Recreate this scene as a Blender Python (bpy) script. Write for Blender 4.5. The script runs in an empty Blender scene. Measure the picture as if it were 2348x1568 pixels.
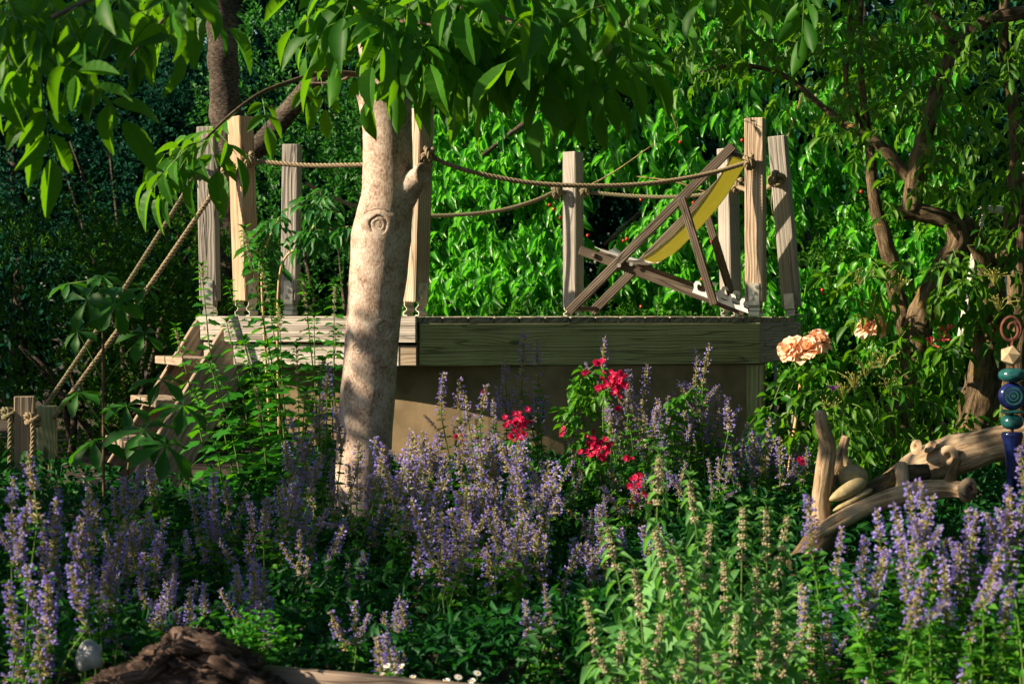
import bpy, bmesh, math, random
import numpy as np
from mathutils import Vector, Matrix, noise as mnoise

random.seed(7)
rng = np.random.default_rng(7)
scene = bpy.context.scene
COL = scene.collection
R = math.radians

# ------------------------------------------------------------------ camera, sky, sun, exposure
EYE = Vector((0, 0, 1.15))
F = 4800.0                       # focal length in units of a 2348 px wide frame
PITCH = math.atan(64 / F)
cam = bpy.data.cameras.new('camera')
cam.sensor_width = 36.0
cam.lens = F / 2348 * 36
cam.clip_end = 400
cam.dof.use_dof = True
cam.dof.focus_distance = 9.7
cam.dof.aperture_fstop = 6.3
camo = bpy.data.objects.new('camera', cam)
COL.objects.link(camo)
camo.location = EYE
camo.rotation_euler = (math.pi / 2 - PITCH, 0, 0)
scene.camera = camo

SUN_EL = R(27)
SUN_AZ = Vector((-1.0, -0.26, 0)).normalized()
SUN = Vector((SUN_AZ.x * math.cos(SUN_EL), SUN_AZ.y * math.cos(SUN_EL), math.sin(SUN_EL)))
w = bpy.data.worlds.new('World')
scene.world = w
w.use_nodes = True
nt = w.node_tree
sky = nt.nodes.new('ShaderNodeTexSky')
sky.sky_type = 'NISHITA'
sky.sun_disc = False
sky.sun_elevation = SUN_EL
sky.sun_rotation = math.atan2(SUN_AZ.x, SUN_AZ.y)
nt.links.new(sky.outputs[0], nt.nodes['Background'].inputs[0])
nt.nodes['Background'].inputs[1].default_value = 0.05
sun = bpy.data.lights.new('sun', 'SUN')
sun.energy = 5.0
sun.angle = R(0.55)
sun.color = (1.0, 0.82, 0.58)
suno = bpy.data.objects.new('sun', sun)
COL.objects.link(suno)
suno.rotation_euler = SUN.to_track_quat('Z', 'Y').to_euler()
suno.location = SUN * 30
scene.view_settings.view_transform = 'Standard'
scene.view_settings.look = 'None'
scene.view_settings.gamma = 1.0
scene.view_settings.exposure = 1.28
scene.cycles.max_bounces = 8
scene.cycles.diffuse_bounces = 3
scene.cycles.transmission_bounces = 6
scene.cycles.transparent_max_bounces = 6


def at(px, py, Y):
    """World point at depth Y that a pixel of the 2348 x 1568 photograph looks at."""
    u = (px - 1174) / F
    v = (784 - py) / F
    d = Vector((u, math.cos(PITCH) + v * math.sin(PITCH), -math.sin(PITCH) + v * math.cos(PITCH)))
    return EYE + d * (Y / d.y)


def sstep(a, b, x):
    t = min(1, max(0, (x - a) / (b - a)))
    return t * t * (3 - 2 * t)


def gz(Y):
    return 0.30 * sstep(5.6, 9.6, Y)


# ------------------------------------------------------------------ object helpers
WM = {}


def link(name, data, M=None, parent=None):
    o = bpy.data.objects.new(name, data)
    COL.objects.link(o)
    M = M if M is not None else Matrix.Identity(4)
    if parent is not None:
        o.parent = parent
        o.matrix_parent_inverse = WM[parent].inverted()
    o.matrix_basis = M
    WM[o] = M
    return o


def tag(o, label=None, cat=None, group=None, kind=None):
    if label: o['label'] = label
    if cat: o['category'] = cat
    if group: o['group'] = group
    if kind: o['kind'] = kind
    return o


def thing(name, loc, label, cat, group=None, kind=None):
    return tag(link(name, None, Matrix.Translation(loc)), label, cat, group, kind)


class MB:
    def __init__(s):
        s.v, s.f, s.m = [], [], []
        s.tc = None

    def add(s, vs, fs, mi=0):
        b = len(s.v)
        s.v.extend(tuple(p) for p in vs)
        for f in fs:
            s.f.append(tuple(i + b for i in f))
            s.m.append(mi)

    def mesh(s, name, mats, smooth=False):
        me = bpy.data.meshes.new(name)
        me.from_pydata(s.v, [], s.f)
        if not isinstance(mats, (list, tuple)): mats = [mats]
        for m in mats: me.materials.append(m)
        me.polygons.foreach_set('material_index', s.m)
        if smooth: me.polygons.foreach_set('use_smooth', [True] * len(s.f))
        if s.tc and len(s.tc) == len(s.v):
            a_ = me.attributes.new('tube', 'FLOAT_VECTOR', 'POINT')
            a_.data.foreach_set('vector', [c for q in s.tc for c in q])
        me.update()
        return me

    def build(s, name, mats, parent=None, M=None, smooth=False):
        return link(name, s.mesh(name, mats, smooth), M, parent)


def frames(pts):
    T = []
    n = len(pts)
    for i in range(n):
        T.append((pts[min(i + 1, n - 1)] - pts[max(i - 1, 0)]).normalized())
    a = Vector((0, 0, 1)) if abs(T[0].z) < 0.9 else Vector((0, 1, 0))
    N = [(a - T[0] * a.dot(T[0])).normalized()]
    for i in range(1, n):
        v = N[-1] - T[i] * N[-1].dot(T[i])
        N.append(v.normalized() if v.length > 1e-6 else N[-1])
    return T, N, [T[i].cross(N[i]) for i in range(n)]


def tube(mb, pts, rad, n=8, cap=True, mi=0, disp=None):
    pts = [Vector(p) for p in pts]
    if not hasattr(rad, '__len__'): rad = [rad] * len(pts)
    T, N, B = frames(pts)
    vs = []
    run = 0.0
    for i, p in enumerate(pts):
        if i: run += (p - pts[i - 1]).length
        for k in range(n):
            a = 2 * math.pi * k / n
            if mb.tc is not None: mb.tc.append((math.cos(a) * rad[i], math.sin(a) * rad[i], run))
            d = N[i] * math.cos(a) + B[i] * math.sin(a)
            r = rad[i]
            if disp: r = r * (1 + disp(p + d * r, a))
            vs.append(p + d * r)
    fs = []
    for i in range(len(pts) - 1):
        for k in range(n):
            fs.append((i * n + k, i * n + (k + 1) % n, (i + 1) * n + (k + 1) % n, (i + 1) * n + k))
    if cap:
        fs.append(tuple(range(n - 1, -1, -1)))
        fs.append(tuple((len(pts) - 1) * n + k for k in range(n)))
    mb.add(vs, fs, mi)


def spline(pts, per=6):
    """Catmull-Rom through the points."""
    pts = [Vector(p) for p in pts]
    out = []
    for i in range(len(pts) - 1):
        p0, p1, p2, p3 = pts[max(i - 1, 0)], pts[i], pts[i + 1], pts[min(i + 2, len(pts) - 1)]
        for k in range(per):
            t = k / per
            out.append(0.5 * (2 * p1 + (p2 - p0) * t + (2 * p0 - 5 * p1 + 4 * p2 - p3) * t * t + (3 * p1 - p0 - 3 * p2 + p3) * t ** 3))
    out.append(pts[-1])
    return out


def lerp_list(vals, n):
    xs = np.linspace(0, 1, len(vals))
    return list(np.interp(np.linspace(0, 1, n), xs, vals))


def board_mesh(name, L, W, H, mat, bev=0.003, wob=0.0):
    """A sawn board, long axis along local X, centred."""
    bm = bmesh.new()
    bmesh.ops.create_cube(bm, size=1.0)
    bmesh.ops.scale(bm, vec=(L, W, H), verts=bm.verts)
    if wob:
        for v in bm.verts:
            v.co += Vector((random.uniform(-wob, wob), random.uniform(-wob, wob) * .5, random.uniform(-wob, wob) * .5))
    bmesh.ops.bevel(bm, geom=list(bm.edges), offset=min(bev, W * .3, H * .3), segments=1, affect='EDGES', profile=0.5)
    me = bpy.data.meshes.new(name)
    bm.to_mesh(me)
    bm.free()
    me.materials.append(mat)
    return me


def axes_M(origin, xdir, updir):
    x = Vector(xdir).normalized()
    z = Vector(updir)
    z = (z - x * z.dot(x)).normalized()
    y = z.cross(x)
    return Matrix(((x.x, y.x, z.x, origin[0]), (x.y, y.y, z.y, origin[1]), (x.z, y.z, z.z, origin[2]), (0, 0, 0, 1)))


def board_between(name, a, b, W, H, mat, up=(0, 0, 1), parent=None, bev=0.003, wob=0.0):
    a, b = Vector(a), Vector(b)
    return link(name, board_mesh(name, (b - a).length, W, H, mat, bev, wob), axes_M((a + b) / 2, b - a, up), parent)


# ------------------------------------------------------------------ foliage builder (numpy)
def unit(a):
    return a / np.maximum(np.linalg.norm(a, axis=1, keepdims=True), 1e-9)


def leaf_template(stations, fold=0.12, droop=0.15):
    """stations: (t along the leaf, half width); returns verts (x across, y along, z normal) and triangles."""
    V, T = [], []
    rows = []
    for t, wd in stations:
        z = -droop * t * t
        if wd <= 0:
            V.append((0, t, z)); rows.append((len(V) - 1,))
        else:
            V.append((-wd, t, z + fold * wd * 2)); V.append((0, t, z)); V.append((wd, t, z + fold * wd * 2))
            rows.append((len(V) - 3, len(V) - 2, len(V) - 1))
    for a, b in zip(rows[:-1], rows[1:]):
        if len(a) == 1 and len(b) == 3:
            T += [(a[0], b[1], b[0]), (a[0], b[2], b[1])]
        elif len(a) == 3 and len(b) == 3:
            T += [(a[0], a[1], b[1]), (a[0], b[1], b[0]), (a[1], a[2], b[2]), (a[1], b[2], b[1])]
        elif len(a) == 3 and len(b) == 1:
            T += [(a[0], a[1], b[0]), (a[1], a[2], b[0])]
    return np.array(V, float), np.array(T, int)


LT_SMALL = leaf_template([(0, 0), (.45, .5), (1, 0)], .25, .1)
LT_MED = leaf_template([(0, 0), (.3, .42), (.65, .42), (1, 0)], .22, .22)
LT_BIG = leaf_template([(0, 0), (.12, .22), (.3, .42), (.52, .5), (.75, .38), (.9, .16), (1, 0)], .14, .28)
def fine_leaf(nt=33, fold=.12, droop=.22, pleats=11):
    us = (-1, -.7, -.36, -.05, 0, .05, .36, .7, 1)
    V, T = [], []
    for i in range(nt):
        t = i / (nt - 1)
        wd = .5 * max(0.0, math.sin(math.pi * t ** .82)) ** .75
        for u in us:
            a = abs(u)
            V.append((u * wd * (1 + .04 * math.sin(t * 40)), t + .05 * a * a * (1 - t), fold * wd * 2 * a - droop * t * t + .011 * math.cos(2 * math.pi * (pleats * t - 2.0 * a)) * a * (1.25 - a) * (1 if 0.04 < t < .97 else 0)))
    k = len(us)
    for i in range(nt - 1):
        for j in range(k - 1):
            a, b, c, d = i * k + j, i * k + j + 1, (i + 1) * k + j + 1, (i + 1) * k + j
            T += [(a, b, c), (a, c, d)]
    return np.array(V, float), np.array(T, int)


LT_FINE = fine_leaf()
LT_CHERRY = leaf_template([(0, 0), (.22, .34), (.5, .5), (.78, .3), (1, 0)], .3, .3)


def np_mesh(name, V, Tri, mats, rnd=None, smooth=True, midx=None):
    me = bpy.data.meshes.new(name)
    me.vertices.add(len(V))
    me.vertices.foreach_set('co', np.ascontiguousarray(V, dtype=np.float32).ravel())
    me.loops.add(len(Tri) * 3)
    me.loops.foreach_set('vertex_index', np.ascontiguousarray(Tri, dtype=np.int32).ravel())
    me.polygons.add(len(Tri))
    me.polygons.foreach_set('loop_start', np.arange(0, len(Tri) * 3, 3, dtype=np.int32))
    if smooth: me.polygons.foreach_set('use_smooth', np.ones(len(Tri), dtype=bool))
    if not isinstance(mats, (list, tuple)): mats = [mats]
    for m in mats: me.materials.append(m)
    if midx is not None: me.polygons.foreach_set('material_index', np.asarray(midx, dtype=np.int32))
    if rnd is not None:
        at_ = me.attributes.new('rnd', 'FLOAT', 'POINT')
        at_.data.foreach_set('value', np.ascontiguousarray(rnd, dtype=np.float32))
    me.update(calc_edges=True)
    return me


def leaf_arrays(tmpl, P, D, Nn, L, Wd):
    tv, tt = tmpl
    n, k = len(P), len(tv)
    D = unit(D)
    Nn = unit(Nn - D * np.sum(Nn * D, axis=1, keepdims=True))
    X = np.cross(D, Nn)
    L = np.broadcast_to(np.asarray(L, float), (n,))
    Wd = np.broadcast_to(np.asarray(Wd, float), (n,))
    V = (P[:, None, :] + tv[None, :, 0, None] * Wd[:, None, None] * X[:, None, :]
         + tv[None, :, 1, None] * L[:, None, None] * D[:, None, :]
         + tv[None, :, 2, None] * L[:, None, None] * Nn[:, None, :])
    Tr = tt[None, :, :] + (np.arange(n) * k)[:, None, None]
    return V.reshape(-1, 3), Tr.reshape(-1, 3), k


def leaves_obj(name, tmpl, P, D, Nn, L, Wd, mat, parent=None, rnd=None, kind='stuff'):
    V, T, k = leaf_arrays(tmpl, P, D, Nn, L, Wd)
    r = rng.random(len(P)) if rnd is None else rnd
    o = link(name, np_mesh(name, V, T, mat, np.repeat(r, k)), None, parent)
    if kind: o['kind'] = kind
    return o


def leaf_objects(tmpl, P, D, Nn, L, ratio, mats, parent, name='leaf', variants=3):
    """Separate leaf objects sharing a few meshes."""
    mes = []
    if not isinstance(mats, (list, tuple)): mats = [mats]
    for m in mats:
        for q in range(variants):
            tv, tt = tmpl
            v = tv.copy()
            v[:, 0] *= ratio * random.uniform(.85, 1.12)
            v[:, 2] += np.sin(v[:, 1] * random.uniform(3, 7) + random.random() * 6) * random.uniform(.015, .05) - random.uniform(0, .22) * v[:, 1] ** 2 + np.abs(v[:, 0]) * random.uniform(-.15, .25)
            v[:, 0] += np.sin(v[:, 1] * 2.2) * random.uniform(-.07, .07)
            me_ = np_mesh('leaf', v, tt, m)
            if tmpl is LT_FINE:
                vn = me_.attributes.new('vein', 'FLOAT', 'POINT')
                t_ = tv[:, 1]; a_ = np.abs(tv[:, 0]) / np.maximum(np.abs(tv[:, 0]).reshape(-1, 9).max(1).repeat(9), 1e-6)
                side_ = np.clip(np.cos(2 * np.pi * (11 * t_ - 2.0 * a_)), 0, 1) ** 6 * .45 * (a_ > .06)
                vn.data.foreach_set('value', np.where(np.tile(np.arange(9) == 4, len(t_) // 9), 1.0, side_).astype(np.float32))
            mes.append(me_)
    D = unit(D)
    Nn = unit(Nn - D * np.sum(Nn * D, axis=1, keepdims=True))
    X = np.cross(D, Nn)
    for i in range(len(P)):
        s = float(L[i])
        M = Matrix(((X[i, 0] * s, D[i, 0] * s, Nn[i, 0] * s, P[i, 0]), (X[i, 1] * s, D[i, 1] * s, Nn[i, 1] * s, P[i, 1]),
                    (X[i, 2] * s, D[i, 2] * s, Nn[i, 2] * s, P[i, 2]), (0, 0, 0, 1)))
        link(name, mes[random.randrange(len(mes))], M, parent)


def rvec(n):
    return unit(rng.normal(size=(n, 3)))


# ------------------------------------------------------------------ materials
def new_mat(name):
    m = bpy.data.materials.new(name)
    m.use_nodes = True
    n = m.node_tree
    return m, n, n.nodes['Principled BSDF'], n.nodes['Material Output']


def node(n, typ, **kw):
    x = n.nodes.new(typ)
    for k, v in kw.items():
        setattr(x, k, v)
    return x


def ramp(n, fac, stops):
    r = node(n, 'ShaderNodeValToRGB')
    e = r.color_ramp.elements
    while len(e) < len(stops): e.new(0.5)
    for i, (p, c) in enumerate(stops):
        e[i].position = p
        e[i].color = (*c, 1)
    n.links.new(fac, r.inputs[0])
    return r.outputs[0]


def math_node(n, op, a, b=None, c=None):
    x = node(n, 'ShaderNodeMath', operation=op)
    for i, v in enumerate((a, b, c)):
        if v is None: continue
        if isinstance(v, (int, float)): x.inputs[i].default_value = v
        else: n.links.new(v, x.inputs[i])
    return x.outputs[0]


def leaf_mat(name, dark, light, trans=(0.10, 0.30, 0.01), tf=0.38, rough=0.42, spec=0.45):
    m, n, b, out = new_mat(name)
    a = node(n, 'ShaderNodeAttribute', attribute_name='rnd')
    oi = node(n, 'ShaderNodeObjectInfo')
    f = math_node(n, 'FRACT', math_node(n, 'ADD', a.outputs['Fac'], oi.outputs['Random']))
    mid = tuple((x + y) / 2 for x, y in zip(dark, light))
    col = ramp(n, f, [(0.0, dark), (0.6, mid), (1.0, light)])
    tcn = node(n, 'ShaderNodeTexCoord')
    bl = node(n, 'ShaderNodeTexNoise')
    bl.inputs['Scale'].default_value = 4.0
    bl.inputs['Detail'].default_value = 4
    n.links.new(tcn.outputs['Object'], bl.inputs['Vector'])
    va = node(n, 'ShaderNodeAttribute', attribute_name='vein')
    k_ = math_node(n, 'ADD', math_node(n, 'MULTIPLY', va.outputs['Fac'], 0.55), ramp(n, bl.outputs['Fac'], [(0.55, (0, 0, 0)), (0.8, (.45, .45, .45))]))
    mv = node(n, 'ShaderNodeMix', data_type='RGBA', blend_type='MIX')
    n.links.new(k_, mv.inputs[0])
    n.links.new(col, mv.inputs[6])
    mv.inputs[7].default_value = (light[0] * 2.2 + .03, light[1] * 1.25, light[2] * 1.2 + .004, 1)
    col = mv.outputs[2]
    n.links.new(col, b.inputs['Base Color'])
    b.inputs['Roughness'].default_value = rough
    b.inputs['Specular IOR Level'].default_value = spec
    t = node(n, 'ShaderNodeBsdfTranslucent')
    mx = node(n, 'ShaderNodeMix', data_type='RGBA', blend_type='MIX')
    mx.inputs[0].default_value = 0.75
    n.links.new(col, mx.inputs[6])
    mx.inputs[7].default_value = (*trans, 1)
    n.links.new(mx.outputs[2], t.inputs[0])
    s = node(n, 'ShaderNodeMixShader')
    s.inputs[0].default_value = tf
    n.links.new(b.outputs[0], s.inputs[1])
    n.links.new(t.outputs[0], s.inputs[2])
    n.links.new(s.outputs[0], out.inputs[0])
    return m


def wood_mat(name, c_dark, c_mid, c_light, scale=1.0, groove=0.0, rough=0.75, knots=True, bump=0.5, rings=70, ringamt=0.26):
    """Weathered timber, grain along the object's X axis; knots bend the grain."""
    m, n, b, out = new_mat(name)
    tc = node(n, 'ShaderNodeTexCoord')
    oi = node(n, 'ShaderNodeObjectInfo')
    off = node(n, 'ShaderNodeVectorMath', operation='MULTIPLY_ADD')
    n.links.new(oi.outputs['Random'], off.inputs[0])
    off.inputs[1].default_value = (37, 19, 23)
    n.links.new(tc.outputs['Object'], off.inputs[2])
    mp = node(n, 'ShaderNodeMapping')
    mp.inputs['Scale'].default_value = (0.16, 1, 1)
    n.links.new(off.outputs[0], mp.inputs[0])
    nz = node(n, 'ShaderNodeTexNoise')
    nz.inputs['Scale'].default_value = 9 * scale
    nz.inputs['Detail'].default_value = 2
    n.links.new(mp.outputs[0], nz.inputs['Vector'])
    sx = node(n, 'ShaderNodeSeparateXYZ')
    n.links.new(tc.outputs['Object'], sx.inputs[0])
    rad = math_node(n, 'ADD', math_node(n, 'MULTIPLY', sx.outputs[2], 1.0), math_node(n, 'MULTIPLY', sx.outputs[1], 0.72))
    ph = math_node(n, 'MULTIPLY', rad, rings * scale)
    ph = math_node(n, 'ADD', ph, math_node(n, 'MULTIPLY', nz.outputs['Fac'], 9.0))
    kn = None
    if knots:
        mk = node(n, 'ShaderNodeMapping')
        mk.inputs['Scale'].default_value = (2.6, 7.5, 7.5)
        n.links.new(off.outputs[0], mk.inputs[0])
        vo = node(n, 'ShaderNodeTexVoronoi')
        vo.inputs['Scale'].default_value = 1.0
        vo.inputs['Randomness'].default_value = 1.0
        n.links.new(mk.outputs[0], vo.inputs['Vector'])
        kd = vo.outputs['Distance']
        swirl = math_node(n, 'POWER', math_node(n, 'MAXIMUM', math_node(n, 'SUBTRACT', 1.0, math_node(n, 'MULTIPLY', kd, 1.9)), 0.0), 2.0)
        ph = math_node(n, 'ADD', ph, math_node(n, 'MULTIPLY', swirl, 14.0))
        kn = math_node(n, 'MAXIMUM', math_node(n, 'SUBTRACT', 1.0, math_node(n, 'MULTIPLY', kd, 9.0)), 0.0)
    ring = math_node(n, 'MULTIPLY_ADD', math_node(n, 'SINE', ph), 0.5, 0.5)
    ring = math_node(n, 'POWER', ring, 1.6)
    # fine fibres
    mf = node(n, 'ShaderNodeMapping')
    mf.inputs['Scale'].default_value = (3, 260, 260)
    n.links.new(off.outputs[0], mf.inputs[0])
    fz = node(n, 'ShaderNodeTexNoise')
    fz.inputs['Scale'].default_value = 1.0
    fz.inputs['Detail'].default_value = 3
    n.links.new(mf.outputs[0], fz.inputs['Vector'])
    # broad weather patches
    bz = node(n, 'ShaderNodeTexNoise')
    bz.inputs['Scale'].default_value = 4.5
    bz.inputs['Detail'].default_value = 5
    n.links.new(off.outputs[0], bz.inputs['Vector'])
    f = math_node(n, 'MULTIPLY_ADD', ring, ringamt, math_node(n, 'MULTIPLY', fz.outputs['Fac'], 0.87 - ringamt))
    f = math_node(n, 'ADD', f, math_node(n, 'MULTIPLY', math_node(n, 'SUBTRACT', bz.outputs['Fac'], 0.5), 0.6))
    # long drying cracks
    mc = node(n, 'ShaderNodeMapping')
    mc.inputs['Scale'].default_value = (1.1, 26, 26)
    n.links.new(off.outputs[0], mc.inputs[0])
    cz = node(n, 'ShaderNodeTexNoise')
    cz.inputs['Scale'].default_value = 1.0
    cz.inputs['Detail'].default_value = 1
    n.links.new(mc.outputs[0], cz.inputs['Vector'])
    crack = math_node(n, 'SUBTRACT', 1.0, math_node(n, 'MINIMUM', math_node(n, 'MULTIPLY', math_node(n, 'ABSOLUTE', math_node(n, 'SUBTRACT', cz.outputs['Fac'], 0.46)), 45.0), 1.0))
    col = ramp(n, f, [(0.12, c_dark), (0.45, c_mid), (0.8, c_light)])
    mx = node(n, 'ShaderNodeMix', data_type='RGBA', blend_type='MIX')
    n.links.new(math_node(n, 'MULTIPLY', crack, 0.7), mx.inputs[0])
    n.links.new(col, mx.inputs[6])
    mx.inputs[7].default_value = (*[x * .35 for x in c_dark], 1)
    colr = mx.outputs[2]
    if kn is not None:
        m2 = node(n, 'ShaderNodeMix', data_type='RGBA', blend_type='MIX')
        n.links.new(math_node(n, 'MINIMUM', math_node(n, 'MULTIPLY', kn, 2.0), 0.8), m2.inputs[0])
        n.links.new(colr, m2.inputs[6])
        m2.inputs[7].default_value = (*[x * .45 for x in c_dark], 1)
        colr = m2.outputs[2]
    n.links.new(colr, b.inputs['Base Color'])
    b.inputs['Roughness'].default_value = rough
    b.inputs['Specular IOR Level'].default_value = 0.25
    h = math_node(n, 'SUBTRACT', math_node(n, 'MULTIPLY_ADD', ring, 0.6, math_node(n, 'MULTIPLY', fz.outputs['Fac'], 0.5)), math_node(n, 'MULTIPLY', crack, 1.6))
    bp = node(n, 'ShaderNodeBump')
    bp.inputs['Strength'].default_value = bump
    bp.inputs['Distance'].default_value = 0.004
    n.links.new(h, bp.inputs['Height'])
    n.links.new(bp.outputs[0], b.inputs['Normal'])
    return m


def bark_mat(name, c1, c2, c3, lichen=None, scale=1.0, stretch=0.35, bump=0.6, dist=0.01, lichen_at=0.62, rough=0.85, tubed=False):
    m, n, b, out = new_mat(name)
    tc = node(n, 'ShaderNodeTexCoord')
    mp = node(n, 'ShaderNodeMapping')
    mp.inputs['Scale'].default_value = (1, 1, stretch)
    if tubed:
        ta = node(n, 'ShaderNodeAttribute', attribute_name='tube')
        n.links.new(ta.outputs['Vector'], mp.inputs[0])
    else:
        n.links.new(tc.outputs['Object'], mp.inputs[0])
    a = node(n, 'ShaderNodeTexNoise')
    a.inputs['Scale'].default_value = 60 * scale
    a.inputs['Detail'].default_value = 6
    a.inputs['Roughness'].default_value = 0.7
    n.links.new(mp.outputs[0], a.inputs['Vector'])
    c = node(n, 'ShaderNodeTexNoise')
    c.inputs['Scale'].default_value = 7 * scale
    c.inputs['Detail'].default_value = 4
    n.links.new(tc.outputs['Object'], c.inputs['Vector'])
    f = math_node(n, 'MULTIPLY_ADD', a.outputs['Fac'], 0.75, math_node(n, 'MULTIPLY', c.outputs['Fac'], 0.4))
    col = ramp(n, f, [(0.44, c1), (0.56, c2), (0.70, c3)])
    if lichen:
        l = node(n, 'ShaderNodeTexNoise')
        l.inputs['Scale'].default_value = 13 * scale
        l.inputs['Detail'].default_value = 8
        l.inputs['Roughness'].default_value = 0.75
        n.links.new(tc.outputs['Object'], l.inputs['Vector'])
        lf = ramp(n, l.outputs['Fac'], [(lichen_at, (0, 0, 0)), (lichen_at + 0.05, (1, 1, 1))])
        mx = node(n, 'ShaderNodeMix', data_type='RGBA', blend_type='MIX')
        n.links.new(lf, mx.inputs[0])
        n.links.new(col, mx.inputs[6])
        mx.inputs[7].default_value = (*lichen, 1)
        col = mx.outputs[2]
    n.links.new(col, b.inputs['Base Color'])
    b.inputs['Roughness'].default_value = rough
    b.inputs['Specular IOR Level'].default_value = 0.2
    bp = node(n, 'ShaderNodeBump')
    bp.inputs['Strength'].default_value = bump
    bp.inputs['Distance'].default_value = dist
    n.links.new(f, bp.inputs['Height'])
    n.links.new(bp.outputs[0], b.inputs['Normal'])
    return m


def plain_mat(name, c, rough=0.6, metal=0.0, c2=None, nscale=30, spec=0.4, bump=0.0, sub=0.0, trans=None):
    m, n, b, out = new_mat(name)
    if c2:
        tc = node(n, 'ShaderNodeTexCoord')
        z = node(n, 'ShaderNodeTexNoise')
        z.inputs['Scale'].default_value = nscale
        z.inputs['Detail'].default_value = 5
        n.links.new(tc.outputs['Object'], z.inputs['Vector'])
        n.links.new(ramp(n, z.outputs['Fac'], [(0.35, c), (0.65, c2)]), b.inputs['Base Color'])
        if bump:
            bp = node(n, 'ShaderNodeBump')
            bp.inputs['Strength'].default_value = bump
            bp.inputs['Distance'].default_value = 0.01
            n.links.new(z.outputs['Fac'], bp.inputs['Height'])
            n.links.new(bp.outputs[0], b.inputs['Normal'])
    else:
        b.inputs['Base Color'].default_value = (*c, 1)
    b.inputs['Roughness'].default_value = rough
    b.inputs['Metallic'].default_value = metal
    b.inputs['Specular IOR Level'].default_value = spec
    if trans:
        t = node(n, 'ShaderNodeBsdfTranslucent')
        t.inputs[0].default_value = (*trans, 1)
        s = node(n, 'ShaderNodeMixShader')
        s.inputs[0].default_value = 0.35
        n.links.new(b.outputs[0], s.inputs[1])
        n.links.new(t.outputs[0], s.inputs[2])
        n.links.new(s.outputs[0], out.inputs[0])
    return m


M_WALNUT = leaf_mat('walnut leaf', (0.010, 0.080, 0.006), (0.045, 0.190, 0.010), (0.18, 0.46, 0.004), 0.46, 0.5, 0.22)
M_CHERRY = leaf_mat('cherry leaf', (0.010, 0.120, 0.010), (0.065, 0.300, 0.022), (0.16, 0.68, 0.02), 0.42, 0.34, 0.5)
M_HEDGE = leaf_mat('hedge leaf', (0.005, 0.055, 0.006), (0.050, 0.160, 0.012), (0.09, 0.30, 0.005), 0.3, 0.6, 0.12)
M_SHRUB = leaf_mat('shrub leaf', (0.008, 0.085, 0.018), (0.045, 0.210, 0.034), (0.07, 0.34, 0.02), 0.3, 0.5, 0.3)
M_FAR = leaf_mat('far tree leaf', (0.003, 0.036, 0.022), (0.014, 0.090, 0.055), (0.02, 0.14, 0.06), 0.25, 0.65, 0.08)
M_ELDER = leaf_mat('elder leaf', (0.012, 0.085, 0.006), (0.085, 0.230, 0.012), (0.18, 0.48, 0.006), 0.42, 0.45, 0.25)
M_CATLEAF = leaf_mat('catmint leaf', (0.018, 0.130, 0.014), (0.105, 0.330, 0.030), (0.18, 0.56, 0.015), 0.4, 0.6, 0.2)
M_MOTHER = leaf_mat('motherwort leaf', (0.055, 0.200, 0.050), (0.170, 0.390, 0.125), (0.20, 0.58, 0.05), 0.4, 0.6, 0.2)
M_CHESTNUT = leaf_mat('chestnut leaf', (0.010, 0.085, 0.008), (0.024, 0.140, 0.010), (0.08, 0.32, 0.005), 0.38, 0.5, 0.3)
M_ROSELEAF = leaf_mat('rose leaf', (0.014, 0.110, 0.006), (0.070, 0.260, 0.014), (0.16, 0.50, 0.008), 0.4, 0.42, 0.35)
M_COVER = leaf_mat('ground cover leaf', (0.003, 0.042, 0.010), (0.014, 0.100, 0.022), (0.03, 0.20, 0.015), 0.3, 0.5, 0.15)
M_STEM = plain_mat('green stem', (0.11, 0.22, 0.04), 0.6, trans=(0.09, 0.2, 0.02))
M_BROWNSTEM = plain_mat('brown stem', (0.10, 0.055, 0.03), 0.7)
M_VIOLET = plain_mat('violet petals', (0.28, 0.25, 0.72), 0.6, c2=(0.46, 0.36, 0.78), nscale=40, trans=(0.40, 0.34, 0.85))
M_CALYX = plain_mat('calyx', (0.47, 0.36, 0.21), 0.7, c2=(0.33, 0.36, 0.14), nscale=60, trans=(0.55, 0.46, 0.18))
M_PINKBUD = plain_mat('pinkish bud', (0.46, 0.33, 0.28), 0.7, c2=(0.34, 0.33, 0.18), nscale=60, trans=(0.5, 0.38, 0.22))
M_WHORL = plain_mat('motherwort whorl', (0.60, 0.46, 0.41), 0.7, c2=(0.44, 0.47, 0.30), nscale=70, trans=(0.6, 0.5, 0.4))
M_RED = plain_mat('crimson petals', (0.60, 0.008, 0.10), 0.5, c2=(0.46, 0.006, 0.06), nscale=50, trans=(0.75, 0.015, 0.13))
M_APRICOT = plain_mat('apricot petals', (0.94, 0.54, 0.34), 0.5, c2=(0.96, 0.76, 0.62), nscale=22, trans=(0.98, 0.52, 0.24))
M_WHITEPETAL = plain_mat('white petals', (0.75, 0.78, 0.8), 0.5)
M_YELLOW = plain_mat('yellow centre', (0.75, 0.45, 0.04), 0.6)
M_PURPLE = plain_mat('purple petals', (0.22, 0.03, 0.45), 0.5, c2=(0.5, 0.25, 0.5), nscale=60, trans=(0.4, 0.08, 0.6))
M_CORAL = plain_mat('coral petals', (0.60, 0.08, 0.08), 0.5, trans=(0.7, 0.12, 0.1))
M_FRUIT = plain_mat('cherry fruit', (0.28, 0.012, 0.010), 0.22, c2=(0.42, 0.03, 0.015), nscale=20)
M_WALNUTFRUIT = plain_mat('green walnut husk', (0.11, 0.17, 0.02), 0.55, c2=(0.16, 0.22, 0.03), nscale=40)

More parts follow.
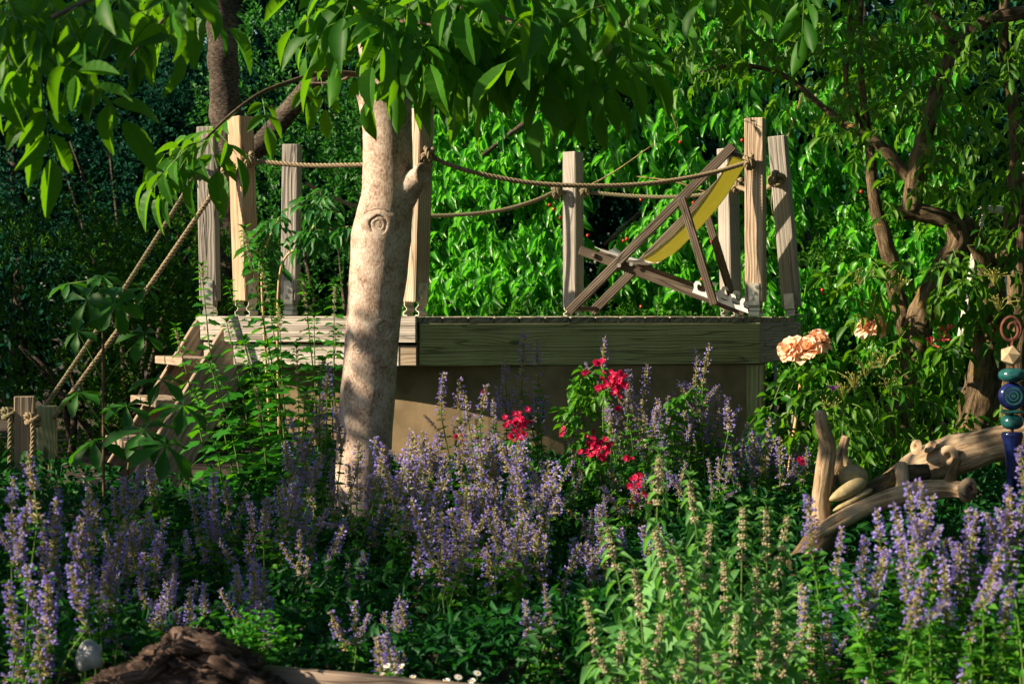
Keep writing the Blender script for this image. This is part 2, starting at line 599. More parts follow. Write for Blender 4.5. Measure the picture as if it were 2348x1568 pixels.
M_POST = wood_mat('weathered post timber', (0.21, 0.145, 0.095), (0.43, 0.325, 0.24), (0.60, 0.49, 0.385), 1.0, bump=0.55, rings=460, ringamt=.2)
M_POSTGREY = wood_mat('grey post timber', (0.15, 0.135, 0.12), (0.30, 0.275, 0.245), (0.43, 0.40, 0.365), 1.0, bump=0.5, rings=420, ringamt=.16)
M_POSTTAN = wood_mat('tan post timber', (0.24, 0.155, 0.095), (0.43, 0.30, 0.195), (0.57, 0.44, 0.31), 1.0, bump=0.3, rings=300, ringamt=.18)
M_BEAM = wood_mat('olive beam timber', (0.15, 0.145, 0.06), (0.36, 0.35, 0.175), (0.48, 0.46, 0.27), 0.8, bump=0.5, rings=560, ringamt=.17)
M_FASCIA = wood_mat('sunlit pale fascia timber', (0.30, 0.26, 0.23), (0.55, 0.50, 0.46), (0.72, 0.67, 0.62), 1.0, bump=0.3, knots=False, rings=120)  # sunlit white of the left side is put into this pale colour
M_PLANK = wood_mat('grey deck timber', (0.10, 0.085, 0.06), (0.24, 0.21, 0.16), (0.40, 0.36, 0.30), 1.0, bump=0.5, rings=180)
M_STAIR = wood_mat('stair timber', (0.16, 0.115, 0.08), (0.29, 0.225, 0.165), (0.42, 0.35, 0.275), 1.0, bump=0.35, rings=300, ringamt=.2)
M_CHAIRWOOD = wood_mat('dark chair timber', (0.030, 0.022, 0.016), (0.085, 0.064, 0.048), (0.24, 0.20, 0.16), 1.3, bump=0.6, knots=False, rings=420, ringamt=.12)
M_EDGEWOOD = wood_mat('bed edging timber', (0.12, 0.09, 0.07), (0.24, 0.18, 0.14), (0.32, 0.25, 0.2), 1.0, bump=0.3, rings=90)
M_LOG = bark_mat('driftwood', (0.10, 0.062, 0.036), (0.36, 0.255, 0.16), (0.52, 0.40, 0.28), None, 1.5, 0.07, 1.0, 0.012, tubed=True)
M_WTRUNK = bark_mat('walnut bark', (0.17, 0.11, 0.085), (0.40, 0.30, 0.24), (0.55, 0.48, 0.43), (0.40, 0.22, 0.06), 2.2, 0.55, 0.55, 0.006, 0.66)
M_WBRANCH = bark_mat('walnut twig bark', (0.05, 0.035, 0.025), (0.10, 0.07, 0.05), (0.16, 0.12, 0.09), None, 1.2, 0.5, 0.3, 0.004)
M_ELDERBARK = bark_mat('elder bark', (0.025, 0.017, 0.010), (0.10, 0.07, 0.040), (0.23, 0.165, 0.10), (0.26, 0.17, 0.03), 1.0, 0.22, 1.0, 0.03, 0.58, tubed=True)
M_DARKBARK = bark_mat('dark bark', (0.016, 0.012, 0.010), (0.052, 0.040, 0.031), (0.14, 0.11, 0.088), None, 0.7, 1.8, 0.9, 0.02)
M_ROOT = bark_mat('root wood', (0.012, 0.008, 0.006), (0.050, 0.032, 0.025), (0.17, 0.115, 0.09), None, 1.3, 0.10, 1.0, 0.02, tubed=True)
M_STUMP = bark_mat('rotten root', (0.012, 0.008, 0.006), (0.05, 0.032, 0.025), (0.16, 0.105, 0.085), None, 0.8, 1.6, 1.0, 0.02)
M_LICHTWIG = bark_mat('lichened twig', (0.16, 0.11, 0.06), (0.28, 0.21, 0.10), (0.40, 0.30, 0.12), None, 1.0, 0.6, 0.4, 0.004)
M_ROPE = plain_mat('hemp rope', (0.16, 0.12, 0.068), 0.85, c2=(0.31, 0.245, 0.155), nscale=220, bump=0.4)
M_ROPEDARK = plain_mat('darker rope', (0.11, 0.10, 0.055), 0.85, c2=(0.20, 0.18, 0.10), nscale=220, bump=0.4)  # darker tone of the hemp rope colour
M_STEEL = plain_mat('galvanised steel', (0.50, 0.49, 0.42), 0.42, 0.75, c2=(0.66, 0.63, 0.54), nscale=18)
M_BOLT = plain_mat('bolt steel', (0.6, 0.58, 0.54), 0.3, 0.9)
M_WHITEMETAL = plain_mat('white enamelled steel', (0.62, 0.64, 0.66), 0.4, c2=(0.72, 0.72, 0.72), nscale=30)
M_CANVAS = plain_mat('yellow canvas', (0.50, 0.48, 0.15), 0.9, c2=(0.60, 0.57, 0.24), nscale=14, trans=(0.78, 0.74, 0.18), bump=.15)
M_CANVASPALE = plain_mat('pale canvas', (0.62, 0.64, 0.68), 0.9, c2=(0.72, 0.72, 0.72), nscale=14)  # paler canvas colour for the front end of the seat
M_STUCCO = plain_mat('sandy render', (0.17, 0.125, 0.070), 0.95, c2=(0.27, 0.20, 0.12), nscale=9, bump=0.4)
M_STONE = plain_mat('sandstone', (0.22, 0.18, 0.09), 0.9, c2=(0.33, 0.27, 0.15), nscale=38, bump=0.4)
M_WHITESTONE = plain_mat('white pebble', (0.17, 0.19, 0.20), 0.45, c2=(0.36, 0.37, 0.36), nscale=22, bump=.4)
M_SOIL = plain_mat('soil', (0.020, 0.014, 0.009), 1.0, c2=(0.05, 0.035, 0.022), nscale=25, bump=1.0)
M_RUST = plain_mat('rusted clay', (0.075, 0.022, 0.014), 0.75, c2=(0.13, 0.042, 0.024), nscale=60, bump=0.3)
M_OCHRE = plain_mat('ochre ceramic', (0.34, 0.25, 0.14), 0.7, c2=(0.44, 0.34, 0.22), nscale=20)
M_TEAL = plain_mat('teal glaze', (0.008, 0.055, 0.060), 0.18, c2=(0.018, 0.11, 0.11), nscale=40, spec=0.6)
M_COBALT = plain_mat('cobalt glaze', (0.006, 0.010, 0.060), 0.14, c2=(0.012, 0.022, 0.12), nscale=30, spec=0.6)
M_LADDER = plain_mat('white ladder paint', (0.50, 0.48, 0.43), 0.5, c2=(0.62, 0.6, 0.55), nscale=12)
M_CANE = plain_mat('cane', (0.42, 0.25, 0.13), 0.6, c2=(0.55, 0.36, 0.20), nscale=40)
M_GREYROD = plain_mat('grey rod', (0.20, 0.20, 0.18), 0.5)
M_DARKCANE = plain_mat('grey brown cane', (0.14, 0.12, 0.09), 0.7)

# ------------------------------------------------------------------ ground
mb = MB()
nx, ny = 46, 60
ys = [-12 + 6 * i / 6 for i in range(12)] + list(np.linspace(0.5, 16, 36)) + [18, 21, 25, 30, 38, 48, 62, 80, 100, 130, 170, 220]
xs = [-200, -120, -70, -40, -24, -15] + list(np.linspace(-9, 9, 34)) + [15, 24, 40, 70, 120, 200]
vs = [(x, y, gz(y) + 0.02 * mnoise.noise(Vector((x * 1.3, y * 1.3, 0)))) for y in ys for x in xs]
W_ = len(xs)
fs = [(j * W_ + i, j * W_ + i + 1, (j + 1) * W_ + i + 1, (j + 1) * W_ + i) for j in range(len(ys) - 1) for i in range(W_ - 1)]
mb.add(vs, fs)
tag(mb.build('ground', M_SOIL, smooth=True), kind='structure')

# ------------------------------------------------------------------ the viewing deck
DECK_Z = at(1200, 727, 9.7).z
poly_px = [(957, 9.50), (1743, 9.95), (1836, 11.0), (1712, 12.05), (1300, 12.40), (640, 11.9), (455, 10.55), (523, 9.78)]
POLY = [Vector((at(px, 727, Y).x, Y, 0)) for px, Y in poly_px]
deck = thing('wooden_deck', (0.1, 10.9, gz(10.5)), 'raised many-sided timber deck with rope posts, built behind the walnut trunk', 'deck')
fdir = (POLY[1] - POLY[0]).normalized()
fin = Vector((-fdir.y, fdir.x, 0))


def uv(p): return ((p - POLY[0]).dot(fdir), (p - POLY[0]).dot(fin))


PUV = [uv(p) for p in POLY]


def vrange(u):
    hits = []
    for i in range(len(PUV)):
        (a, b), (c, d) = PUV[i], PUV[(i + 1) % len(PUV)]
        if (a - u) * (c - u) <= 0 and abs(a - c) > 1e-9:
            hits.append(b + (d - b) * (u - a) / (c - a))
    return (min(hits), max(hits)) if len(hits) >= 2 else None


PT = 0.026
umin, umax = min(p[0] for p in PUV), max(p[0] for p in PUV)
bw, gap = 0.116, 0.006
u = -0.002
while u > umin: u -= bw + gap
while u < umax - 0.02:
    a, b_ = max(u, umin + .004), min(u + bw, umax - .004)
    if b_ - a > 0.02:
        r0, r1 = vrange(a), vrange(b_)
        if r0 and r1:
            g = 0.002
            sag = random.uniform(-.0012, .0012)
            mb = MB()
            top = [POLY[0] + fdir * a + fin * (r0[0] + g), POLY[0] + fdir * b_ + fin * (r1[0] + g), POLY[0] + fdir * b_ + fin * (r1[1] - g), POLY[0] + fdir * a + fin * (r0[1] - g)]
            c = sum(top, Vector()) / 4
            ax = axes_M((c.x, c.y, DECK_Z - PT / 2 + sag), fin, (0, 0, 1))
            inv = ax.inverted()
            ch = 0.003
            vs = []
            for zz, ins in ((-PT / 2, 0), (PT / 2 - ch, 0), (PT / 2, ch)):
                for q, p in enumerate(top):
                    l = inv @ Vector((p.x, p.y, ax.translation.z))
                    l.z = zz
                    l.y += ins * (1 if l.y < 0 else -1)
                    vs.append(l)
            fs = [(3, 2, 1, 0), (8, 9, 10, 11)]
            for k in range(2):
                for q in range(4):
                    fs.append((k * 4 + q, k * 4 + (q + 1) % 4, (k + 1) * 4 + (q + 1) % 4, (k + 1) * 4 + q))
            mb.add(vs, fs)
            mb.build('plank', M_PLANK, deck, ax)
    u += bw + gap

BH = 0.195
ZB = DECK_Z - PT - 0.001


def side_beam(i, j, name, mat, top, h, th, out=0.0, ea=0.0, eb=0.0):
    a, b = POLY[i].copy(), POLY[j].copy()
    d = (b - a).normalized()
    inn = Vector((-d.y, d.x, 0))
    a = a + d * ea + inn * (th / 2 - out)
    b = b - d * eb + inn * (th / 2 - out)
    a.z = b.z = top - h / 2
    return board_between(name, a, b, th, h, mat, (0, 0, 1), deck, 0.004)


fb = side_beam(0, 1, 'beam', M_BEAM, ZB, BH, 0.07, 0.0, 0.012, 0.0)
fb['label'] = 'olive weathered front beam with knots and drying cracks'
rb = side_beam(1, 2, 'beam', M_POSTGREY, ZB, BH, 0.07, 0.0, 0.004, 0.0)
for i in (2, 3, 4, 5):
    side_beam(i, (i + 1) % 8, 'beam', M_BEAM, ZB, BH, 0.07, 0.0, 0.03, 0.03)
# left side: a grooved board on edge above a second board
gr = MB()
a, b = POLY[7].copy(), POLY[0].copy()
d = (b - a).normalized()
Lf = (b - a).length
prof = []
nrib = 16
FH = 0.118
for k in range(nrib):
    z0 = -FH / 2 + FH * k / nrib
    st = FH / nrib
    prof += [(-0.014, z0 + st * .12), (-0.014, z0 + st * .62), (-0.0105, z0 + st * .74), (-0.0105, z0 + st * .98)]
prof = [(0.012, -FH / 2), (-0.012, -FH / 2)] + prof + [(-0.012, FH / 2 + .001), (0.012, FH / 2 + .001)]
vs = [(-Lf / 2, y, z) for y, z in prof] + [(Lf / 2, y, z) for y, z in prof]
n_ = len(prof)
fs = [(k, (k + 1) % n_, n_ + (k + 1) % n_, n_ + k) for k in range(n_)] + [tuple(range(n_ - 1, -1, -1)), tuple(range(n_, 2 * n_))]
gr.add(vs, fs)
inn = Vector((-d.y, d.x, 0))
cc = (a + b) / 2 - inn * 0.016
o = gr.build('fascia_board', M_FASCIA, deck, axes_M((cc.x, cc.y, DECK_Z - FH / 2 + .004), d, (0, 0, 1)))
o['label'] = 'grooved fascia board along the left side, coloured sunlit pale'
o = side_beam(7, 0, 'beam', M_FASCIA, DECK_Z - FH - 0.008, 0.098, 0.07, 0.008, 0.03, 0.085)
o['label'] = 'lower board along the left side, coloured sunlit pale'
# end-grain block at the front left corner
o = side_beam(7, 0, 'corner_block', M_STAIR, DECK_Z - FH - 0.010, 0.094, 0.09, 0.004, Lf - 0.083, 0.002)
# stair side of the deck
gs = side_beam(6, 7, 'fascia_board', M_POSTGREY, DECK_Z + .004, FH, 0.024, 0.014, 0.0, 0.01)
side_beam(6, 7, 'beam', M_POSTGREY, DECK_Z - FH - .008, 0.09, 0.06, 0.0, 0.02, 0.05)
# joists under the planks
for q in range(4):
    uu = -0.5 + q * 0.62
    r = vrange(uu)
    a = POLY[0] + fdir * uu + fin * (r[0] + .12); b = POLY[0] + fdir * uu + fin * (r[1] - .12)
    a.z = b.z = ZB - 0.075
    board_between('joist', a, b, 0.06, 0.14, M_PLANK, (0, 0, 1), deck)
# pale bird dropping on the beam is a mark on the timber itself
p = at(1031, 745, 9.53) + Vector((0, -0.002, 0))
mbd = MB()
mbd.add([(0, 0, 0)] + [(math.cos(t) * .014 * (1 + .25 * math.sin(3 * t)), -.0015, math.sin(t) * .010) for t in np.linspace(0, 2 * math.pi, 12, endpoint=False)],
        [(0, 1 + (k + 1) % 12, 1 + k) for k in range(12)])

# rendered base under the deck
base = thing('rendered_base', (0.25, 10.9, gz(10.9)), 'sandy rendered block wall carrying the timber deck, partly in its shade', 'wall')
bl, br = at(700, 900, 10.12), at(1752, 900, 10.06)
zt, zb = DECK_Z - PT - BH - 0.004, gz(10) - 0.3
mb = MB()
pts = [Vector(q) for q in ((-1.08, 9.80, 0), (-.45, 9.685, 0), (-.33, 9.668, 0), (-.22, 9.657, 0), (-.11, 9.652, 0), (0, 9.655, 0), (.11, 9.665, 0), (.24, 9.69, 0))] + [Vector((br.x, 10.0, 0)), Vector((br.x + .05, 11.7, 0)), Vector((-1.0, 11.7, 0))]
vs = [(p.x, p.y, z) for z in (zb, zt) for p in pts]
nW = len(pts)
mb.add(vs, [(k, (k + 1) % nW, nW + (k + 1) % nW, nW + k) for k in range(nW)] + [tuple(range(nW, 2 * nW))])
mb.build('wall_shell', M_STUCCO, base)
# formwork seam boards at its right end, as in the photograph
for (x0, x1) in ((1640, 1690), (1694, 1750)):
    p, q = at(x0, 900, 9.985), at(x1, 900, 9.995)
    mid = (p + q) / 2
    me = board_mesh('cover_board', 0.8, (q - p).length, 0.02, M_BEAM)
    link('cover_board', me, axes_M((mid.x, mid.y - .01, zt - 0.402), (0, 0, 1), (0, -1, 0)), base)


# posts: (top px, top py, foot px, foot py of the wood, Y, yaw, material, plate face, label)
def bracket_mesh(width):
    prof = [(0.0, 0.150), (0.0, 0.052), (-0.004, 0.046), (-0.016, 0.038), (-0.016, 0.030), (0.004, 0.018), (0.004, 0.004), (-0.02, 0.0035)]
    t = 0.004
    mb = MB()
    n = len(prof)
    vs = []
    for sx in (-width / 2, width / 2):
        for (o_, z) in prof: vs.append((sx, -o_, z))
        for (o_, z) in prof: vs.append((sx, -o_ - t, z + (t if z < .02 else 0)))
    fs = []
    m = 2 * n
    for k in range(n - 1):
        fs.append((k, k + 1, m + k + 1, m + k))
        fs.append((n + k, m + n + k, m + n + k + 1, n + k + 1))
        fs.append((k, n + k, n + k + 1, k + 1))
        fs.append((m + k, m + k + 1, m + n + k + 1, m + n + k))
    fs.append((0, m, m + n, n)); fs.append((n - 1, 2 * n - 1, m + 2 * n - 1, m + n - 1))
    mb.add(vs, fs)
    return mb.mesh('bracket', M_STEEL)


BRK = bracket_mesh(0.052)
mb = MB()
tube(mb, [(0, 0, 0), (0, -.004, 0)], .0095, 12)
tube(mb, [(0, -.004, 0), (0, -.010, 0)], .0068, 6)
BOLT = mb.mesh('bolt', M_BOLT)
PW = 0.09
posts = {
    'FL': (965, 250, 952, 693, 9.62, -45, M_POST, 1, 'front left post beside the walnut trunk, one face sunlit'),
    'FR': (1732, 272, 1733, 693, 10.02, -17, M_POST, 0, 'tall sunlit front right post with rope knot'),
    'L': (551, 268, 565, 690, 9.92, -42, M_POSTTAN, 1, 'tan post beside the stairs, pale left face'),
    'SL': (475, 292, 482, 690, 10.56, -6, M_POSTGREY, 0, 'grey post behind the stair head'),
    'BL': (670, 332, 666, 690, 11.70, -12, M_POSTGREY, 0, 'shaded grey post at the back left'),
    'BM': (1314, 349, 1315, 705, 12.18, -35, M_POSTGREY, 1, 'grey post at the middle of the back'),
    'BR': (1668, 341, 1676, 700, 11.85, -50, M_POSTGREY, 1, 'grey post behind the deckchair'),
    'R': (1783, 313, 1816, 703, 11.02, -19, M_POSTGREY, 0, 'leaning grey post at the right corner'),
}
POSTTOP = {}
for key, (tx, ty, bx, by, Y, yaw, mat, pf, lab) in posts.items():
    top, bot = at(tx, ty, Y), at(bx, by, Y)
    ax = (top - bot)
    Rz = Matrix.Rotation(R(yaw), 3, 'Z')
    front = Rz @ Vector((0, -1, 0))
    M = axes_M((top + bot) / 2, ax, front)           # local X up the post, Z out of the front face
    me = board_mesh('post', ax.length, PW, PW, mat, 0.004)
    po = link('post', me, M, deck)
    po['label'] = lab
    POSTTOP[key] = (top, bot, Rz)
    nrm = Rz @ (Vector((0, -1, 0)) if pf == 0 else Vector((1, 0, 0)))
    upv = ax.normalized()
    for s in (1, -1):
        nn = nrm * s
        foot = Vector((bot.x, bot.y, DECK_Z + 0.001)) + nn * (PW / 2 + .0005)
        side = upv.cross(nn).normalized()
        Mb = Matrix(((side.x, -nn.x, upv.x, foot.x), (side.y, -nn.y, upv.y, foot.y), (side.z, -nn.z, upv.z, foot.z), (0, 0, 0, 1)))
        kz = (bot.z - DECK_Z) / 0.066
        Mb = Mb @ Matrix.Diagonal((1, 1, max(.7, kz), 1))
        link('bracket', BRK, Mb, po)
        if s == 1:
            for (sx, sz) in ((-.013, .084), (.0, .108), (.014, .132)):
                link('bolt', BOLT, Mb @ Matrix.Translation((sx, -.004, sz)), po)


# ------------------------------------------------------------------ ropes
def rope_strands(mb, path, r, pitch=0.062, n=6, seg=0.0065):
    pts = [Vector(p) for p in path]
    # resample
    ds = [0]
    for a, b in zip(pts[:-1], pts[1:]): ds.append(ds[-1] + (b - a).length)
    tot = ds[-1]
    N = max(6, int(tot / seg))
    out = []
    for i in range(N + 1):
        s = tot * i / N
        k = min(len(pts) - 2, max(0, int(np.searchsorted(ds, s)) - 1))
        t = (s - ds[k]) / max(1e-9, ds[k + 1] - ds[k])
        out.append(pts[k].lerp(pts[k + 1], t))
    T, Nn, B = frames(out)
    for q in range(3):
        sp = []
        for i, p in enumerate(out):
            a = 2 * math.pi * (tot * i / N / pitch + q / 3)
            sp.append(p + (Nn[i] * math.cos(a) + B[i] * math.sin(a)) * r * 0.58)
        tube(mb, sp, r * 0.56, n)


def knot_path(c, axis, R0):
    """A few loose turns round an axis, ends crossing, like an overhand stopper knot."""
    axis = Vector(axis).normalized()
    a = axis.orthogonal().normalized()
    b = axis.cross(a)
    out = []
    for i in range(64):
        t = i / 63 * 2 * math.pi * 2
        rr = R0 * (1.0 + 0.35 * math.cos(1.5 * t))
        out.append(c + a * rr * math.cos(t) + b * rr * math.sin(t) + axis * R0 * 0.75 * math.sin(1.5 * t))
    return out


def make_rope(label, path, r=0.0105, mat=None, knots=(), tails=()):
    mat = mat or M_ROPE
    path = [Vector(p) for p in path]
    t = thing('rope', path[0], label, 'rope', 'ropes strung between the deck posts')
    mb = MB()
    rope_strands(mb, path, r)
    mb.build('rope_length', mat, t, smooth=True)
    for (c, axis) in knots:
        mb = MB()
        rope_strands(mb, knot_path(Vector(c), axis, r * 2.2), r * 1.0)
        mb.build('knot', mat, t, smooth=True)
    for tl in tails:
        mb = MB()
        rope_strands(mb, tl, r)
        mb.build('rope_tail', mat, t, smooth=True)
    return t


def sagpath(p0, p1, sag, n=40):
    return [p0.lerp(p1, i / n) - Vector((0, 0, sag * 4 * (i / n) * (1 - i / n))) for i in range(n + 1)]


YF = 9.60
a, b = at(986, 358, 9.60), at(1716, 372, 9.96)
make_rope('long sagging front rope from the walnut trunk post to the tall sunlit post',
          spline([a, at(1035, 380, 9.61), at(1120, 403, 9.64), at(1220, 420, 9.68), at(1330, 426, 9.73), at(1440, 425, 9.8), at(1550, 413, 9.86), at(1640, 395, 9.92), b], 6),
          0.0108, M_ROPE, [(at(982, 354, 9.57), (1, -.2, -.3)), (at(1719, 371, 9.93), (1, -.3, .2))])
a, b = at(588, 369, 9.88), at(950, 380, 9.62)
make_rope('short pale rope left of the walnut trunk, knotted to the tan stair post',
          spline([a, at(650, 376, 9.84), at(720, 380, 9.79), at(800, 379, 9.73), at(870, 378, 9.68), b], 6), 0.0108, M_ROPE,
          [(at(573, 366, 9.86), (1, -.2, .3))])
make_rope('dark rope at the back, between the walnut trunk and the middle back post',
          spline([at(700, 420, 11.72), at(800, 468, 11.8), at(900, 490, 11.9), at(985, 495, 11.95), at(1080, 491, 12.0), at(1160, 480, 12.05), at(1230, 459, 12.1), at(1272, 441, 12.14), at(1300, 441, 12.16)], 6),
          0.0112, M_ROPEDARK, [(at(1276, 440, 12.12), (1, 0, .2))])
make_rope('back rope running behind the yellow deckchair',
          spline([at(1325, 437, 12.14), at(1370, 443, 12.1), at(1440, 449, 12.05), at(1520, 452, 11.98), at(1600, 448, 11.92), at(1660, 436, 11.86)], 6),
          0.0112, M_ROPEDARK, [(at(1342, 436, 12.1), (1, 0, -.1))])
make_rope('short thick looped rope between the deckchair post and the leaning right post',
          spline([at(1684, 424, 11.78), at(1700, 431, 11.68), at(1730, 440, 11.4), at(1755, 433, 11.15), at(1772, 420, 10.98), at(1785, 408, 10.94)], 8),
          0.0125, M_ROPE, [(at(1692, 425, 11.76), (1, -.3, 0)), (at(1781, 411, 10.93), (.3, -1, 0))])

# ------------------------------------------------------------------ stairs
st = thing('wooden_stairs', (-1.7, 9.5, gz(9.4)), 'steep open timber stairs climbing to the left end of the deck', 'stairs')
N0, N1 = at(519, 735, 9.85), at(228, 1210, 9.35)
LAT = Vector((-0.235, 0.60, 0))
sl = (N1 - N0)
upn = Vector((-sl.z, 0, sl.x)) * -1
perp = sl.cross(LAT).normalized()
if perp.z < 0: perp = -perp
for q in (0, 1):
    a, b = N0 + LAT * q, N1 + LAT * q
    off = perp * -0.105
    s_ = board_between('stringer', a + off, b + off, 0.21, 0.04, M_STAIR, LAT, st, 0.004)
for k in range(5):
    t = (0.21, 0.415, 0.62, 0.82, 0.99)[k] - 0.02
    c = N0.lerp(N1, t) + LAT * 0.5 - perp * 0.03 + Vector((-0.035, -.01, 0))
    dirn = Vector((sl.x, sl.y, 0)).normalized()
    me = board_mesh('tread', LAT.length - .042, 0.17, 0.038, M_STAIR)
    x = LAT.normalized()
    link('tread', me, axes_M(c, x, (0, 0, 1)), st)
# short newel posts at the stair foot
nw = [((57, 908), (60, 1190), 9.1, 'weathered newel post at far left with a rope end tied beside it'),
      ((108, 930), (112, 1180), 9.45, 'mossy green newel post behind the leafy sapling')]
for (tp, bp_, Y, lab) in nw:
    top = at(*tp, Y); bot = Vector((top.x, top.y, gz(Y) - .1))
    t = tag(link('newel_post', board_mesh('newel_post', (top - bot).length, 0.085, 0.085, M_STAIR if tp[0] < 80 else M_BEAM), axes_M((top + bot) / 2, (0, 0, 1), (math.sin(R(8)), -1, 0))), lab, 'post', 'short newel posts at the stair foot')
# stair hand ropes
make_rope('pale hand rope slanting down the near side of the stairs',
          sagpath(at(522, 392, 9.87), at(122, 958, 9.35), 0.02), 0.0112, M_ROPE, [(at(524, 390, 9.84), (0.5, 0, -.8)), (at(75, 962, 9.05), (.3, 0, 1))],
          [[at(75, 965, 9.02), at(76, 1000, 9.02), at(72, 1090, 9.02)]])
make_rope('shaded hand rope slanting down the far side of the stairs',
          sagpath(at(462, 380, 10.5), at(95, 945, 9.75), 0.02), 0.0112, M_ROPEDARK, [(at(450, 398, 10.45), (.4, 0, .8)), (at(22, 950, 9.08), (.3, 0, 1))],
          [[at(24, 955, 9.05), at(24, 1000, 9.05), at(22, 1100, 9.05)]])

# ------------------------------------------------------------------ deckchair
ch = thing('deckchair', at(1500, 722, 10.7), 'folding wooden deckchair with a sagging yellow canvas seat on the deck', 'deckchair')
CL = Vector((0.135, 0.43, 0))


def cy(px): return 10.42 + (1700 - px) / 400 * 0.22


def cp(px, py): return at(px, py, cy(px))


lift = DECK_Z + 0.02
A0, A1 = cp(1304, 716), cp(1682, 334)
S0, S1 = cp(1326, 573), cp(1706, 715)
G0, G1 = cp(1566, 455), cp(1641, 699)
sd = Vector((0, 1, 0)).lerp(CL, .9).normalized()
for q in (0, 1):
    o_ = CL * q
    inset = CL.normalized() * (.03 if q == 0 else -.03)
    board_between('long_rail', A0 + o_, A1 + o_, 0.028, 0.045, M_CHAIRWOOD, (A1 - A0).cross(CL), ch)
    board_between('seat_rail', S0 + o_ + inset, S1 + o_ + inset, 0.028, 0.045, M_CHAIRWOOD, (S1 - S0).cross(CL), ch)
    board_between('prop_leg', G0 + o_ - inset, G1 + o_ - inset, 0.026, 0.040, M_CHAIRWOOD, (G1 - G0).cross(CL), ch)
    # white notched rack on the seat rail
    dirv = (S1 - S0).normalized()
    upd = dirv.cross(CL).normalized()
    if upd.z < 0: upd = -upd
    mb = MB()
    L0 = (S1 - S0).length
    prof = [(0, -.012)]
    for k in range(5):
        x0 = k * 0.062
        prof += [(x0, .012), (x0 - .008, .03), (x0 - .004, .047), (x0 + .012, .052), (x0 + .026, .044), (x0 + .030, .034), (x0 + .022, .038), (x0 + .012, .036), (x0 + .012, .022), (x0 + .022, .008), (x0 + .042, .006)]
    prof += [(5 * .062 - .01, -.012)]
    bm = bmesh.new()
    f = [bm.verts.new((x, 0, z)) for x, z in prof]
    fc = bm.faces.new(f)
    ext = bmesh.ops.extrude_face_region(bm, geom=[fc])
    for v in ext['geom']:
        if isinstance(v, bmesh.types.BMVert): v.co.y += .006
    bmesh.ops.recalc_face_normals(bm, faces=bm.faces)
    bmesh.ops.triangulate(bm, faces=[f_ for f_ in bm.faces if len(f_.verts) > 4])
    me = bpy.data.meshes.new('notched_rack'); bm.to_mesh(me); bm.free(); me.materials.append(M_WHITEMETAL)
    org = S0 + o_ + inset - CL.normalized() * .021 + dirv * (L0 * 0.69) + upd * .012
    link('notched_rack', me, axes_M(org, dirv, upd), ch)
for (c, dv) in (((1677, 352), (0, 0)), ((1362, 586), (0, 0)), ((1313, 708), (0, 0)), ((1640, 694), (0, 0))):
    p = cp(*c)
    mb = MB()
    tube(mb, [p - CL * .0, p + CL * 1.0], .013, 10)
    mb.build('crossbar', M_CHAIRWOOD, ch, smooth=True)
for c in ((1563, 464), (1422, 609), (1449, 606)):
    p = cp(*c) - CL.normalized() * (.018 if c[0] != 1449 else .012)
    mb = MB()
    tube(mb, [p, p - CL.normalized() * .005], .010, 10)
    mb.build('bolt', M_BOLT, ch)
cpts = spline([cp(1681, 348), cp(1664, 376), cp(1632, 428), cp(1592, 480), cp(1556, 522), cp(1522, 556), cp(1495, 577), cp(1470, 591)], 5)
cpts2 = spline([cp(1470, 594), cp(1440, 594), cp(1410, 586), cp(1385, 576), cp(1360, 563)], 5)
for pts, mt, nm, lb in ((cpts, M_CANVAS, 'canvas', 'yellow canvas sling'), (cpts2, M_CANVASPALE, 'canvas_seat_end', 'pale front end of the canvas')):
    mb = MB()
    T_, N_, B_ = frames(pts)
    vs = []
    K = 7
    for i, p in enumerate(pts):
        for k in range(K):
            s = k / (K - 1)
            q = p + CL * (0.06 + 0.88 * s)
            q.z -= 0.018 * math.sin(math.pi * s) + 0.004 * math.sin(9 * s + i * .4)
            vs.append(q)
    n0 = len(vs)
    vs += [Vector(v) + Vector((0.0015, 0, -0.003)) for v in vs]
    fs = []
    for i in range(len(pts) - 1):
        for k in range(K - 1):
            fs.append((i * K + k, i * K + k + 1, (i + 1) * K + k + 1, (i + 1) * K + k))
            fs.append((n0 + i * K + k, n0 + (i + 1) * K + k, n0 + (i + 1) * K + k + 1, n0 + i * K + k + 1))
    for i in range(len(pts) - 1):
        fs.append((i * K, (i + 1) * K, n0 + (i + 1) * K, n0 + i * K)); fs.append((i * K + K - 1, n0 + i * K + K - 1, n0 + (i + 1) * K + K - 1, (i + 1) * K + K - 1))
    mb.add(vs, fs)
    mb.build(nm, mt, ch, smooth=True)['label'] = lb

# ------------------------------------------------------------------ trees and shrubs: generators
DOWN = np.array([0, 0, -1.0])


def np3(v): return np.array([v[0], v[1], v[2]], float)


def crown_points(n, blobs, shell=0.55, gap=0.0, gscale=1.6, seed=0.0):
    """Points spread through a union of ellipsoids, denser towards the outside, with open gaps."""
    vol = np.array([b[1][0] * b[1][1] * b[1][2] for b in blobs]) ** 0.67
    pick = rng.choice(len(blobs), size=int(n * 2.2), p=vol / vol.sum())
    c = np.array([b[0] for b in blobs], float)[pick]
    r = np.array([b[1] for b in blobs], float)[pick]
    d = rvec(len(pick))
    k = (shell ** 3 + (1 - shell ** 3) * rng.random(len(pick))) ** (1 / 3)
    k *= 1 + rng.normal(size=len(pick)) * 0.06
    P = c + d * r * k[:, None]
    if gap > -1:
        keep = np.array([mnoise.noise(Vector(p) * gscale + Vector((seed, seed * 2, 0))) + 0.25 * mnoise.noise(Vector(p) * gscale * 3.1) > gap for p in P])
        P, d = P[keep], d[keep]
    return P[:n], d[:n]


